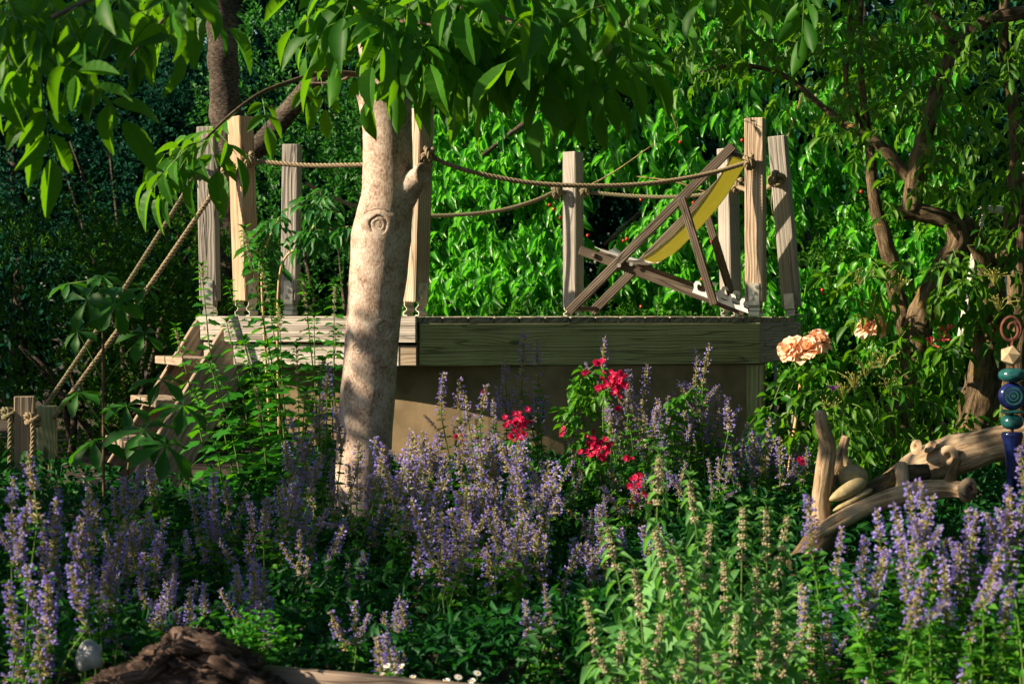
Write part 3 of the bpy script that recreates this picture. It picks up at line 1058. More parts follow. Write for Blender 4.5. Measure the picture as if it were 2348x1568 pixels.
def sprays(P, out, m, L, spread=0.8, hang=0.6, outw=0.4, step=0.35, along=0.0, lj=0.25):
    """m leaves round a short twig at each point."""
    n = len(P)
    tw = unit(out * outw + DOWN * hang + rvec(n) * 0.5)
    PP, DD, NN, LL = [], [], [], []
    for k in range(m):
        side = rvec(n)
        side = unit(side - tw * np.sum(side * tw, axis=1, keepdims=True))
        t = (k / max(1, m - 1)) * step
        PP.append(P + tw * t * L * 2.2 + side * L * 0.12)
        dd = unit(tw * 0.7 + side * spread + DOWN * hang * 0.5 + np.array([0, 0, along]))
        DD.append(dd)
        nn = unit(np.array([0, -0.25, 0.8]) + rvec(n) * 0.55)
        NN.append(nn)
        LL.append(L * (1 + lj * rng.uniform(-1, 1, n)))
    return np.concatenate(PP), np.concatenate(DD), np.concatenate(NN), np.concatenate(LL)


def clump_rnd(P, scale=1.3, amt=0.6):
    """Per-leaf tint that drifts from clump to clump (young and old growth)."""
    a = np.array([mnoise.noise(Vector(p) * scale) for p in P])
    return np.clip(0.45 + a * amt + rng.uniform(-.28, .28, len(P)), 0.0, 0.999)


def limb(mb, pts, r0, r1, n=9, per=5, rough=0.10, f=14, cap=True):
    sp = spline(pts, per)
    tube(mb, sp, lerp_list([r0, r1], len(sp)), n, cap, 0, lambda p, a: rough * mnoise.noise(p * f) * 1.6)


def in_view(P, Y0=2.0, mar=1.05):
    """Mask of points inside the frame."""
    q = P - np3(EYE)
    fy = q[:, 1] * math.cos(PITCH) - q[:, 2] * math.sin(PITCH)
    v = (q[:, 2] * math.cos(PITCH) + q[:, 1] * math.sin(PITCH)) / np.maximum(fy, .1)
    u = q[:, 0] / np.maximum(fy, .1)
    return (np.abs(u) < 1174 / F * mar) & (np.abs(v) < 784 / F * mar) & (fy > Y0), fy


def nearest_split(P, n, extra=None):
    """Indices of the n leaves that show largest (nearest ones in view) and of the rest."""
    m, d = in_view(P, mar=0.99)
    key = np.where(m, d if extra is None else d - extra, 1e6)
    order = np.argsort(key)
    k = min(n, int(m.sum()))
    return order[:k], order[k:]


def tree_leaves(parent, tmpl, PDNL, ratio, mat, n_obj=0, rnd=None, rest_name='foliage', extra=None, fine=None):
    P, D, N, L = PDNL
    r = rng.random(len(P)) if rnd is None else rnd
    if n_obj:
        a, b = nearest_split(P, n_obj, extra)
        leaf_objects(fine or tmpl, P[a], D[a], N[a], L[a], ratio, mat, parent, variants=3 if fine is None else 7)
    else:
        b = np.arange(len(P))
    if len(b):
        leaves_obj(rest_name, tmpl, P[b], D[b], N[b], L[b], L[b] * ratio, mat, parent, r[b])


# ------------------------------------------------------------------ walnut tree
WY = 8.3
wal = thing('walnut_tree', at(838, 1290, WY), 'smooth pale walnut trunk with branch scars standing in front of the deck', 'tree')
cl = [(828, 1330, 66), (832, 1180, 65), (836, 1000, 64), (844, 900, 64), (852, 800, 62), (860, 700, 62), (866, 640, 66), (869, 600, 66), (873, 545, 69), (880, 500, 65), (888, 450, 61), (889, 400, 59), (888, 300, 57), (883, 240, 61), (878, 195, 66)]
pts = [at(x, y, WY) for x, y, r in cl]
rad = [r / F * WY for x, y, r in cl]
sp = spline(pts, 7)
rr = lerp_list(rad, len(sp))


def wdisp(p, a):
    q = p * 4.0
    return 0.045 * mnoise.noise(Vector((q.x, q.y, q.z * .7))) + 0.012 * mnoise.noise(p * 30)


mb = MB()
tube(mb, sp, rr, 28, True, 0, wdisp)
mb.build('trunk', M_WTRUNK, wal, smooth=True)
mb = MB()
for lim in ([(884, 205, 44, 0), (866, 130, 40, -.05), (850, 60, 36, -.1), (835, -40, 30, -.2), (810, -200, 24, -.3)],
            [(890, 215, 46, 0.02), (915, 140, 40, .1), (935, 50, 36, .2), (960, -60, 30, .3), (1010, -240, 22, .5)]):
    mb = MB()
    s2 = spline([at(x, y, WY + dy) for x, y, r, dy in lim], 6)
    tube(mb, s2, lerp_list([r / F * WY for x, y, r, dy in lim], len(s2)), 18, True, 0, wdisp)
    mb.build('branch', M_WTRUNK, wal, smooth=True)
mb = MB()
s2 = spline([at(898, 478, WY + .01), at(924, 440, WY - .02), at(948, 416, WY - .05), at(967, 400, WY - .08)], 6)
tube(mb, s2, lerp_list([44 / F * WY, 40 / F * WY, 29 / F * WY, 20 / F * WY], len(s2)), 16, True, 0, wdisp)
mb.build('branch_stub', M_WTRUNK, wal, smooth=True)


def knot(px, py, r, tilt=(0, 0), cx=None, rt=64, elong=1.0):
    """A healed branch scar: raised collar and a sunken cut face."""
    if cx is None: cx = float(np.interp(py, [c[1] for c in cl[::-1]], [c[0] for c in cl[::-1]]))
    s = max(-.93, min(.93, (px - cx) / rt))
    d = Vector((s, -math.sqrt(1 - s * s), 0))
    c = at(px, py, WY)
    c.y = WY + d.y * rt / F * WY * 0.985
    ax = axes_M(c, Vector((-d.y, d.x, 0)) * 1, d)
    R_ = r / F * WY
    mb = MB()
    prof = [(2.0, -.30), (1.55, .0), (1.22, .15), (1.05, .14), (.97, -.06), (.90, -.05), (.80, .10), (.52, .17), (.44, .06), (.3, .16)]
    n = 22
    vs, fs = [], []
    for (pr, ph) in prof:
        for k in range(n):
            a = 2 * math.pi * k / n
            wv = 1 + .05 * math.sin(3 * a + px) + .03 * math.sin(5 * a)
            vs.append((math.cos(a) * pr * R_ * wv, math.sin(a) * pr * R_ * wv * elong, ph * R_ * (1 + .2 * math.sin(2 * a + px))))
    for i in range(len(prof) - 1):
        for k in range(n):
            fs.append((i * n + k, i * n + (k + 1) % n, (i + 1) * n + (k + 1) % n, (i + 1) * n + k))
    vs.append((0, 0, .06 * R_))
    for k in range(n): fs.append(((len(prof) - 1) * n + k, (len(prof) - 1) * n + (k + 1) % n, len(vs) - 1))
    mb.add(vs, fs)
    mb.build('knot', M_WTRUNK, wal, ax, smooth=True)


knot(872, 517, 20, elong=1.0); knot(815, 635, 8); knot(886, 755, 18); knot(822, 797, 9); knot(905, 790, 6)
for (arc, rr3) in (([(842, 505), (850, 488), (868, 480), (888, 486), (902, 505), (910, 530)], .0045),):
    ap = []
    for px, py in arc:
        cx0 = float(np.interp(py, [c[1] for c in cl[::-1]], [c[0] for c in cl[::-1]]))
        s_ = max(-.97, min(.97, (px - cx0) / 64))
        p = at(px, py, WY); p.y = WY - math.sqrt(1 - s_ * s_) * 61.5 / F * WY
        ap.append(p)
    mb = MB(); s2 = spline(ap, 6)
    tube(mb, s2, [rr3 * (.35 + .65 * math.sin(math.pi * i / (len(s2) - 1))) for i in range(len(s2))], 8)
    mb.build('bark_ridge', M_WTRUNK, wal, smooth=True)
# cut face of the stub
ce = at(970, 398, WY - .09)
d = Vector((.72, -.69, .1)).normalized()
mb = MB()
n = 20
Rk = 21 / F * WY
vs, fs = [], []
prof = [(1.12, -.45), (1.18, -.1), (1.05, .12), (.85, .14), (.72, -.12), (.4, -.22)]
for (pr, ph) in prof:
    for k in range(n):
        a = 2 * math.pi * k / n
        vs.append((math.cos(a) * pr * Rk, math.sin(a) * pr * Rk, ph * Rk))
for i in range(len(prof) - 1):
    for k in range(n): fs.append((i * n + k, i * n + (k + 1) % n, (i + 1) * n + (k + 1) % n, (i + 1) * n + k))
fs.append(tuple(5 * n + k for k in range(n)))
mb.add(vs, fs)
mb.build('knot', M_WTRUNK, wal, axes_M(ce, Vector((-d.y, d.x, 0)), d), smooth=True)
for pts_, r0, r1 in (([(820, 172, 8.22), (770, 168, 8.1), (720, 172, 7.95), (660, 190, 7.8), (600, 213, 7.65), (545, 250, 7.5), (500, 290, 7.4), (470, 320, 7.35)], .012, .004),
                     ([(800, 178, 8.22), (760, 190, 8.25), (700, 190, 8.3)], .007, .003),
                     ([(845, 20, 8.2), (700, -60, 7.4), (500, -90, 6.7), (300, -40, 6.2), (120, 40, 5.9)], .02, .006),
                     ([(500, -90, 6.7), (380, 40, 6.5), (300, 130, 6.4)], .008, .003),
                     ([(930, 60, 8.4), (1030, 20, 7.9), (1120, 30, 7.4), (1220, 70, 7.2)], .016, .005),
                     ([(950, -20, 8.5), (1150, -60, 8.0), (1330, -10, 7.6), (1430, 60, 7.4)], .018, .005),
                     ([(860, 80, 8.1), (880, 60, 7.7), (930, 50, 7.4), (1000, 60, 7.2)], .012, .004)):
    mb = MB()
    s2 = spline([at(*q) for q in pts_], 5)
    tube(mb, s2, lerp_list([r0, r1], len(s2)), 7)
    mb.build('branch', M_WBRANCH, wal, smooth=True)


def compound(P0, dirv, pairs, L, mbs, twist=None):
    """A pinnate leaf: rachis with opposite leaflets and a larger end leaflet."""
    P0, d = np3(P0), np3(dirv)
    d /= np.linalg.norm(d)
    rl = L * (0.55 + 0.42 * pairs)
    side = np.cross(d, np.array([0, 0, 1.0]))
    if np.linalg.norm(side) < .15: side = np.array([1.0, 0, 0])
    side /= np.linalg.norm(side)
    ang = random.uniform(-.7, .7) if twist is None else twist
    up = np.cross(side, d)
    side = side * math.cos(ang) + up * math.sin(ang)
    up = np.cross(side, d)
    pts, out = [], []
    nseg = pairs + 1
    cur = P0.copy()
    dd = d.copy()
    pts.append(cur.copy())
    for k in range(nseg):
        dd = dd + DOWN * 0.14
        dd /= np.linalg.norm(dd)
        cur = cur + dd * rl / nseg
        pts.append(cur.copy())
        if k < nseg - 1:
            sc = 0.62 + 0.38 * (k + 1) / nseg
            for s in (-1, 1):
                v = side * s * 0.85 + dd * 0.6 + DOWN * random.uniform(.25, .6) + rng.normal(size=3) * .12
                out.append((cur + side * s * .004, v, up * 1.0 + rng.normal(size=3) * .22, L * sc * random.uniform(.9, 1.1)))
        else:
            out.append((cur, dd + DOWN * .35 + rng.normal(size=3) * .1, up + rng.normal(size=3) * .2, L * random.uniform(1.05, 1.25)))
    tube(mbs, [Vector(p) for p in pts], lerp_list([.0028, .0014], len(pts)), 4, False)
    return out


mbs = MB()
lf = []


def walnut_region(x0, x1, y0, y1, Y0, Y1, n, L, pairs=(2, 3), outbias=(0, 0)):
    for _ in range(n):
        px, py, Y = random.uniform(x0, x1), random.uniform(y0, y1), random.uniform(Y0, Y1)
        dv = (random.gauss(outbias[0], .6), random.gauss(outbias[1] - .2, .5), random.uniform(-.75, .1))
        lf.extend(compound(at(px, py, Y), dv, random.choice(pairs), L * random.uniform(.85, 1.15), mbs))


walnut_region(790, 1090, -70, 40, 7.3, 7.9, 30, .150, (2, 3))
walnut_region(830, 980, 30, 100, 7.3, 7.8, 9, .140, (2,))
walnut_region(1020, 1150, 20, 110, 7.1, 7.7, 6, .140, (2,))
walnut_region(960, 1430, -80, 90, 7.2, 8.2, 36, .160, (2, 3))
walnut_region(1000, 1420, 30, 120, 7.3, 8.1, 12, .150, (2, 3))
for q in ((1010, 215, 7.7), (1060, 190, 7.6), (1255, 200, 7.5), (1330, 190, 7.4)): walnut_region(q[0] - 15, q[0] + 15, q[1] - 60, q[1] - 30, q[2], q[2] + .1, 1, .15, (1, 2))
walnut_region(-40, 330, -90, 70, 5.6, 6.9, 26, .130, (2, 3))
walnut_region(-30, 160, 40, 170, 5.6, 6.6, 11, .135, (2, 3))
walnut_region(300, 480, -100, 20, 6.0, 7.2, 9, .135, (2, 3))
walnut_region(690, 790, -60, 30, 7.2, 7.9, 6, .150, (2, 3))
walnut_region(1450, 1900, -120, -50, 7.2, 8.4, 12, .150, (2, 3))
# the low branch end in front of the stair posts, leaf by leaf
for (px, py, Y, dv, L, pr) in ((470, 318, 7.35, (-.9, -.2, -.3), .105, 2), (470, 325, 7.3, (-.7, -.3, -.7), .125, 2), (480, 318, 7.3, (.3, -.6, -.7), .15, 1),
                               (450, 330, 7.3, (-.6, -.4, -.8), .12, 2), (500, 300, 7.4, (-.5, .3, .1), .10, 2), (545, 255, 7.5, (-.6, -.4, -.5), .11, 1),
                               (600, 215, 7.65, (.2, -.5, -.7), .105, 2), (455, 325, 7.3, (-1, -.1, -.35), .125, 3), (430, 340, 7.2, (-.8, -.3, -.7), .13, 2), (480, 322, 7.3, (-.9, .2, 0), .12, 2), (500, 305, 7.3, (.5, -.4, -.4), .13, 1), (470, 335, 7.25, (-.4, -.5, -1), .125, 1), (690, 182, 7.9, (.3, -.4, -.8), .10, 1), (735, 172, 8.0, (.2, -.3, -.9), .10, 2), (415, 345, 7.25, (-.5, -.2, -.9), .115, 2)):
    lf.extend(compound(at(px, py, Y), dv, pr, L, mbs, random.uniform(-.4, .4)))
P = np.array([q[0] for q in lf]); D = np.array([q[1] for q in lf]); N = np.array([q[2] for q in lf]); L = np.array([q[3] for q in lf])
tree_leaves(wal, LT_BIG, (P, D, N, L), 0.40, M_WALNUT, 300, fine=LT_FINE)
# unseen crown above the picture; clumps enlarged and added to shade the garden
lf = []
cpn, cdn = crown_points(330, [((-.2, 8.2, 4.3), (1.9, 1.9, .8)), ((1.4, 8.0, 4.2), (1.6, 1.8, .7)), ((.4, 10.4, 4.9), (1.9, 1.4, .7)), ((-1.7, 7.95, 2.52), (.32, .30, .25)), ((-1.72, 7.9, 2.62), (.25, .25, .2)), ((-1.2, 6.6, 3.6), (1.1, .9, .45))], .3, -.2)
c2, d2 = crown_points(36, [((-2.5, 5.98, 2.78), (.35, .30, .20))], .2, -2)  # clump added out of view to shade the upper left leaves
c3, d3 = crown_points(75, [((.3, 8.75, 3.2), (.5, .5, .4))], .2, -2)  # clump added out of view to darken the elder top
cpn, cdn = np.concatenate([cpn, c2, c3]), np.concatenate([cdn, d2, d3])
for p, d_ in zip(cpn, cdn):
    lf.extend(compound(p, (d_[0] + random.gauss(0, .4), d_[1] + random.gauss(0, .4), -.2), 3, .155, mbs))
P = np.array([q[0] for q in lf]); D = np.array([q[1] for q in lf]); N = np.array([q[2] for q in lf]); L = np.array([q[3] for q in lf])
tree_leaves(wal, LT_BIG, (P, D, N, L), 0.44, M_WALNUT, 0, None, 'upper_shade_foliage')
mbs.build('leaf_stalks', M_STEM, wal)['kind'] = 'stuff'
for (px, py, Y) in ((1398, 116, 7.4),):
    bm = bmesh.new(); bmesh.ops.create_icosphere(bm, subdivisions=3, radius=.026)
    for v in bm.verts: v.co.z *= 1.12
    me = bpy.data.meshes.new('green_walnut'); bm.to_mesh(me); bm.free(); me.materials.append(M_WALNUTFRUIT)
    for f_ in me.polygons: f_.use_smooth = True
    link('green_walnut', me, Matrix.Translation(at(px, py, Y)), wal)

# ------------------------------------------------------------------ sunlit cherry tree behind the deck
chy = thing('cherry_tree', (2.2, 15.2, gz(15)), 'sunlit cherry tree with drooping glossy leaves and small red fruit behind the deck', 'tree')
mb = MB()
limb(mb, [(2.2, 15.2, .2), (2.15, 15.15, 1.2), (2.0, 15.1, 2.0), (1.6, 15.0, 3.0)], .13, .07, 12)
mb.build('trunk', M_DARKBARK, chy, smooth=True)
for pl in ([(2.0, 15.1, 2.0), (1.2, 14.6, 2.6), (.4, 14.2, 2.6), (-.2, 13.9, 2.2)], [(2.1, 15.1, 1.6), (1.6, 14.4, 2.1), (1.1, 13.9, 2.0), (.6, 13.6, 1.6)],
           [(1.6, 15, 3), (1.0, 14.4, 3.5), (.3, 14.1, 3.4)], [(2.0, 15.1, 2.2), (2.7, 14.6, 2.9), (3.2, 14.3, 2.9)]):
    mb = MB(); limb(mb, pl, .045, .012, 7); mb.build('branch', M_DARKBARK, chy, smooth=True)
nC = 3900
cx_ = rng.uniform(-.75, 2.7, nC)
cz_ = rng.uniform(.85, 4.0, nC)
wav = np.array([mnoise.noise(Vector((x * 1.1, 0, z * 1.4))) for x, z in zip(cx_, cz_)])
cyy = 14.75 - (cx_ + .75) * .62 + (cz_ - 2.0) * .18 + wav * .42 + rng.normal(size=nC) * .16
Pp = np.stack([cx_, cyy, cz_], 1)
keep = np.array([mnoise.noise(Vector((p[0] * 2.4, p[2] * 2.4, 5))) > -.30 for p in Pp])
Pp = Pp[keep]
dd = np.tile(np.array([-.6, -.7, .1]), (len(Pp), 1)) + rvec(len(Pp)) * .5
PDNL = sprays(Pp, dd, 8, .084, .75, .9, .4, .6, lj=.48)
PDNL[2][:] = unit(PDNL[2] * .55 + np.array([-.75, -.5, .3]))
tree_leaves(chy, LT_CHERRY, PDNL, .36, M_CHERRY, 300, clump_rnd(PDNL[0]), 'foliage', rng.uniform(0, .6, len(PDNL[0])))
# twigs, bare here and there
mb = MB()
for (a_, b_, c_) in (((1650, 560), (1665, 480), (1660, 380)), ((1795, 345), (1770, 450), (1775, 500)), ((1690, 470), (1560, 420), (1460, 405)),
                  ((1580, 500), (1660, 440), (1760, 400)), ((1500, 180), (1540, 260), (1560, 320)), ((1840, 215), (1800, 330), (1770, 360)), ((1320, 440), (1400, 400), (1500, 330))):
    limb(mb, [at(*a_, 12.85), at(*b_, 12.9), at(*c_, 13.0)], .007, .003, 5, 4, 0)
mb.build('bare_twigs', M_LICHTWIG, chy)['kind'] = 'stuff'
bm = bmesh.new(); bmesh.ops.create_icosphere(bm, subdivisions=2, radius=.0115)
FR_ = bpy.data.meshes.new('cherry_fruit'); bm.to_mesh(FR_); bm.free(); FR_.materials.append(M_FRUIT)
for f_ in FR_.polygons: f_.use_smooth = True
spots = [(1438, 548), (1430, 552), (1470, 728 - 300 + 30), (1632, 553), (1634, 557), (1740, 634), (1886, 665), (1887, 673), (1432, 730), (1493, 728), (1470, 803 - 100), (1270, 480), (1285, 500), (1590, 465), (1348, 540),
         (1490, 527), (1480, 530), (1560, 326), (1602, 417), (1610, 640), (2207, 505), (2214, 512), (1480, 240), (1975, 440), (1600, 412), (1260, 470), (1440, 645), (1330, 690), (1800, 705), (1702, 322), (1712, 328)]
for (px, py) in spots:
    link('cherry_fruit', FR_, Matrix.Translation(at(px, py, random.uniform(13.3, 13.6) - (px - 1170) / 4800 * 13 * .45)), chy)

# ------------------------------------------------------------------ dark-barked tree on the left
dk = thing('fruit_tree', at(520, 800, 13.0), 'tall dark banded trunk with a slanting limb, behind the stair posts', 'tree')
mb = MB()
limb(mb, [at(522, 860, 13), at(522, 700, 13), at(526, 560, 13), at(530, 420, 13), at(520, 300, 13), at(512, 150, 13), at(505, 0, 13), at(490, -160, 13), at(470, -420, 13.1)], .105, .085, 16, 8, .13, 9)
mb.build('trunk', M_DARKBARK, dk, smooth=True)
mb = MB()
limb(mb, [at(530, 372, 13.0), at(585, 342, 12.95), at(625, 300, 12.9), at(690, 220, 12.8), at(760, 130, 12.7), at(830, 10, 12.7), at(900, -120, 12.7)], .075, .045, 12, 6, .10, 10)
mb.build('limb', M_DARKBARK, dk, smooth=True)
blobs = [((-2.6, 12.6, 5.3), (1.7, 1.6, 1.0)), ((-1.0, 12.8, 5.4), (1.5, 1.3, .9)), ((.4, 13.2, 5.6), (1.1, 1.1, .7))]
Pp, dd = crown_points(1500, blobs, .5, -.2, 1.5, 8.2)
PDNL = sprays(Pp, dd, 7, .075, .8, .4, .5, .5)
tree_leaves(dk, LT_MED, PDNL, .45, M_HEDGE, 0, clump_rnd(PDNL[0]), 'crown')

# ------------------------------------------------------------------ shrubs and far trees behind
def shrub(label, base_, blobs, n, m, L, ratio, mat, tmpl=LT_SMALL, gap=-.2, seed=0., name='shrub', cat='shrub', group=None, hang=-.5, stems=7, shoots=0, shell=.7, tshoot=.35):
    t = thing(name, base_, label, cat, group)
    mb = MB()
    b0 = Vector(base_)
    for k in range(stems):
        c = Vector(random.choice(blobs)[0]) + Vector((random.uniform(-.4, .4), random.uniform(-.2, .2), 0))
        limb(mb, [b0 + Vector((random.uniform(-.2, .2), random.uniform(-.15, .15), -.05)), b0.lerp(c, .5) + Vector((random.uniform(-.1, .1), 0, .1)), c], .028, .008, 6, 4)
    mb.build('stems', M_DARKBARK, t, smooth=True)
    Pp, dd = crown_points(n, blobs, shell, gap, 1.8, seed)
    PDNL = sprays(Pp, dd, m, L, .8, hang, .6, .8)
    arrs = [PDNL]
    if shoots:
        Ps, ds = crown_points(shoots, blobs, .92, -2)
        up = np.array([0, 0, 1.0])
        for k in range(12):
            tt_ = k / 11 * tshoot
            dv = unit(up + ds * .35)
            side = rvec(len(Ps)) * np.array([1, 1, .1])
            arrs.append((Ps + dv * tt_, unit(side + up * .7), unit(up + rvec(len(Ps)) * .4), L * (1.15 - .5 * k / 11) * np.ones(len(Ps))))
    A = [np.concatenate([a_[q] for a_ in arrs]) for q in range(4)]
    rnd = clump_rnd(A[0], 2.0, .5)
    if shoots: rnd[-12 * shoots:] = np.clip(rnd[-12 * shoots:] + .35, 0, .999)
    tree_leaves(t, tmpl, A, ratio, mat, 0, rnd, 'foliage')
    return t


shrub('broad dark small-leaved hedge at the left, behind the hand ropes', (-2.6, 13.0, .3), [((-2.9, 12.9, .95), (.95, .7, .95)), ((-2.0, 13.0, 1.0), (.75, .7, .85)), ((-1.55, 12.8, .75), (.55, .6, .7))], 4200, 6, .034, .5, M_HEDGE, LT_SMALL, -.3, 1.3, 'hedge', 'hedge', None, -.4, 8, 60)
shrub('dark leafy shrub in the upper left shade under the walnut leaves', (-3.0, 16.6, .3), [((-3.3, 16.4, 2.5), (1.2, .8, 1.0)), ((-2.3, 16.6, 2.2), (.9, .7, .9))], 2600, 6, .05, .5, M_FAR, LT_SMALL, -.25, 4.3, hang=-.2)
shrub('green shrub with upright pale shoots, left of the walnut trunk', (-1.3, 15.6, .3), [((-1.35, 15.5, 1.35), (.9, .7, 1.15)), ((-.8, 15.4, 2.2), (.6, .6, .85)), ((-1.65, 15.7, 2.7), (.7, .6, .75))], 2900, 6, .045, .5, M_SHRUB, LT_SMALL, -.2, 2.2, 'shrub', 'shrub', None, -.5, 8, 110)
shrub('bright shrub between the walnut trunk and the cherry leaves', (-.35, 16.2, .3), [((-.4, 16.0, 1.6), (.7, .6, 1.2)), ((.1, 16.2, 2.6), (.8, .6, .8)), ((-.1, 15.8, 1.0), (.8, .5, .65))], 2600, 6, .042, .5, M_SHRUB, LT_SMALL, -.2, 6.2, 'shrub', 'shrub', None, -.5, 8, 100)
shrub('dark shrub with fine leaves behind the apricot roses', (2.3, 13.2, .3), [((2.0, 13.0, .9), (.75, .6, .8)), ((2.7, 13.0, 1.2), (.8, .6, 1.1)), ((3.3, 12.9, 1.0), (.8, .6, .9))], 3400, 6, .04, .5, M_HEDGE, LT_SMALL, -.25, 9.2, 'shrub', 'shrub', None, -.3, 8, 30)
shrub('low leafy shrub in the shade under the right of the deck', (1.6, 12.9, .3), [((1.5, 12.75, .6), (.6, .4, .5)), ((.6, 13.1, .7), (1.1, .3, .5))], 1500, 6, .04, .5, M_HEDGE, LT_SMALL, -.25, 3.7)
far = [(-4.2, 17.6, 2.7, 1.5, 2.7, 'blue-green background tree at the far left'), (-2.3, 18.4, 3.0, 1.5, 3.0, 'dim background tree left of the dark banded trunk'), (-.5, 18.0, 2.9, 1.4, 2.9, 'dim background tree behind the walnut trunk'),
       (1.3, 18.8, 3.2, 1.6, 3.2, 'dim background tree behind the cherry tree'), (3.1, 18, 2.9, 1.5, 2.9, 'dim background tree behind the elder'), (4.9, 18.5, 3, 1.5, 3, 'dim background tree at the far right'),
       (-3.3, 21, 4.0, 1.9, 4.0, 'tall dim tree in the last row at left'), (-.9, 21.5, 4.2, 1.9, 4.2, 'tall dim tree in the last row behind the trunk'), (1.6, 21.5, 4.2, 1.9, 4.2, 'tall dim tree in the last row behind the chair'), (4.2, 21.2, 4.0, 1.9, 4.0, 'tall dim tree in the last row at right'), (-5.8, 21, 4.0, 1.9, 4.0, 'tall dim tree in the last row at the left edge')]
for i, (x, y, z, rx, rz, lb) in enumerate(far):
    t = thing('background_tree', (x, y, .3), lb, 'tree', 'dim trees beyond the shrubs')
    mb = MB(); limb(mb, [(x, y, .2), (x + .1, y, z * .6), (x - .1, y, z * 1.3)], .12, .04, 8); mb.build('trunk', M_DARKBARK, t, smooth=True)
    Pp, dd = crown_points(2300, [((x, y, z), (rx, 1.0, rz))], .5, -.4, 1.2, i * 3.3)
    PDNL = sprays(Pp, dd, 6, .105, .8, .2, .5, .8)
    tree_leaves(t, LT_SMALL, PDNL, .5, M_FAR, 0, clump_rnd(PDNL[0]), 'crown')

fh = thing('hedge', (0, 24, 0), 'tall dark hedge closing the garden behind all the trees', 'hedge')
mb = MB()
for k in range(22): limb(mb, [(-9 + k * .86, 24, 0), (-9 + k * .86 + random.uniform(-.2, .2), 24, 3), (-9 + k * .86, 24, 6.2)], .07, .02, 6, 3)
mb.build('stems', M_DARKBARK, fh)
n = 26000
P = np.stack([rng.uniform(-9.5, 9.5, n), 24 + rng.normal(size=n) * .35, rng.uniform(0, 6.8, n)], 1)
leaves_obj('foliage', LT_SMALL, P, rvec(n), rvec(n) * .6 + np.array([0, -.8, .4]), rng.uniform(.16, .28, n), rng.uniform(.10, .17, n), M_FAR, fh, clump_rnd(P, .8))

# unseen trees added left of the picture, shaped to throw the dappled shade
def unseen_shade_tree(x, y, blobs, n, L=.12, label='unseen shade tree added off to the left', gap=-.05, seed=0.):
    t = thing('added_shade_tree', (x, y, .2), label, 'tree', 'unseen shade trees added left of the deck')
    mb = MB(); limb(mb, [(x, y, .1), (x + .05, y, 1.1), (x, y + .05, 2.2)], .06, .03, 8); mb.build('trunk', M_DARKBARK, t, smooth=True)
    Pp, dd = crown_points(n, blobs, .3, gap, 1.3, seed)
    PDNL = sprays(Pp, dd, 6, L, .8, .4, .5, .8)
    tree_leaves(t, LT_MED, PDNL, .5, M_HEDGE, 0, clump_rnd(PDNL[0]), 'crown')


SX = -5.0
unseen_shade_tree(SX, 5.0, [((SX, 5.38, 1.75), (.5, .54, 1.22)), ((SX, 6.05, 1.95), (.5, .45, 1.2)), ((SX, 4.05, 1.7), (.5, .36, 1.2)), ((SX, 4.6, 1.1), (.5, .5, 1.1))], 1000, .10, 'unseen added shade tree nearest the camera, off to the left', -.2, 1.1)
unseen_shade_tree(SX, 6.7, [((SX, 7.0, 2.0), (.55, .72, 1.5))], 620, .10, 'taller unseen added shade tree off to the left of the flower bed', -.2, 5.1)
unseen_shade_tree(SX, 9.2, [((SX, 8.5, 1.3), (.5, 1.0, 1.15))], 560, .10, 'low unseen added shade tree off to the left of the stairs', -.15, 9.1)
unseen_shade_tree(SX, 11.6, [((SX, 11.0, 1.9), (.6, .9, 1.5)), ((SX, 12.5, 2.2), (.6, .9, 1.6)), ((SX, 14.0, 1.6), (.6, .9, 1.2))], 1600, .12, 'broad unseen added shade tree off to the left of the hedge', -.15, 2.1)


def sky_cut_tree(x, y, z, r, n, label, seed):  # unseen tall trees added around the garden to cut the sky light
    t = thing('added_shade_tree', (x, y, 0), label, 'tree', 'unseen tall trees added to cut sky light')
    mb = MB(); limb(mb, [(x, y, 0), (x + .1, y, z * .5), (x, y + .1, z)], .22, .08, 8); mb.build('trunk', M_DARKBARK, t, smooth=True)
    Pp, dd = crown_points(n, [((x, y, z), r)], .6, -.35, .5, seed)
    PDNL = sprays(Pp, dd, 5, .30, .8, .3, .5, .8)
    tree_leaves(t, LT_SMALL, PDNL, .6, M_HEDGE, 0, None, 'crown')


sky_cut_tree(6.8, 7.0, 4.2, (2.0, 3.2, 4.2), 1300, 'unseen tall tree added on the right to cut sky light', .3)
sky_cut_tree(5.5, 0.5, 4.4, (2.4, 3.0, 4.4), 1300, 'unseen tall tree added right of the camera to cut sky light', 1.3)
sky_cut_tree(8.0, 13.0, 4.5, (2.2, 3.0, 4.5), 1100, 'unseen tall tree added at the far right corner to cut sky light', 3.3)

# ------------------------------------------------------------------ gnarled elder trees on the right
EY = 9.2


def gnarl(p, a):
    return 0.16 * mnoise.noise(p * 16) + 0.10 * mnoise.noise(Vector((p.x * 45, p.y * 45, p.z * 22)))


def px_limb(parent, name, pts, mat=None, n=16, per=7, gn=gnarl):
    s2 = spline([at(x, y, Y) for x, y, r, Y in pts], per)
    rad_ = lerp_list([r / F * Y for x, y, r, Y in pts], len(s2))
    mb = MB()
    mb.tc = []
    tube(mb, s2, rad_, n, True, 0, gn)
    return mb.build(name, mat or M_ELDERBARK, parent, smooth=True)


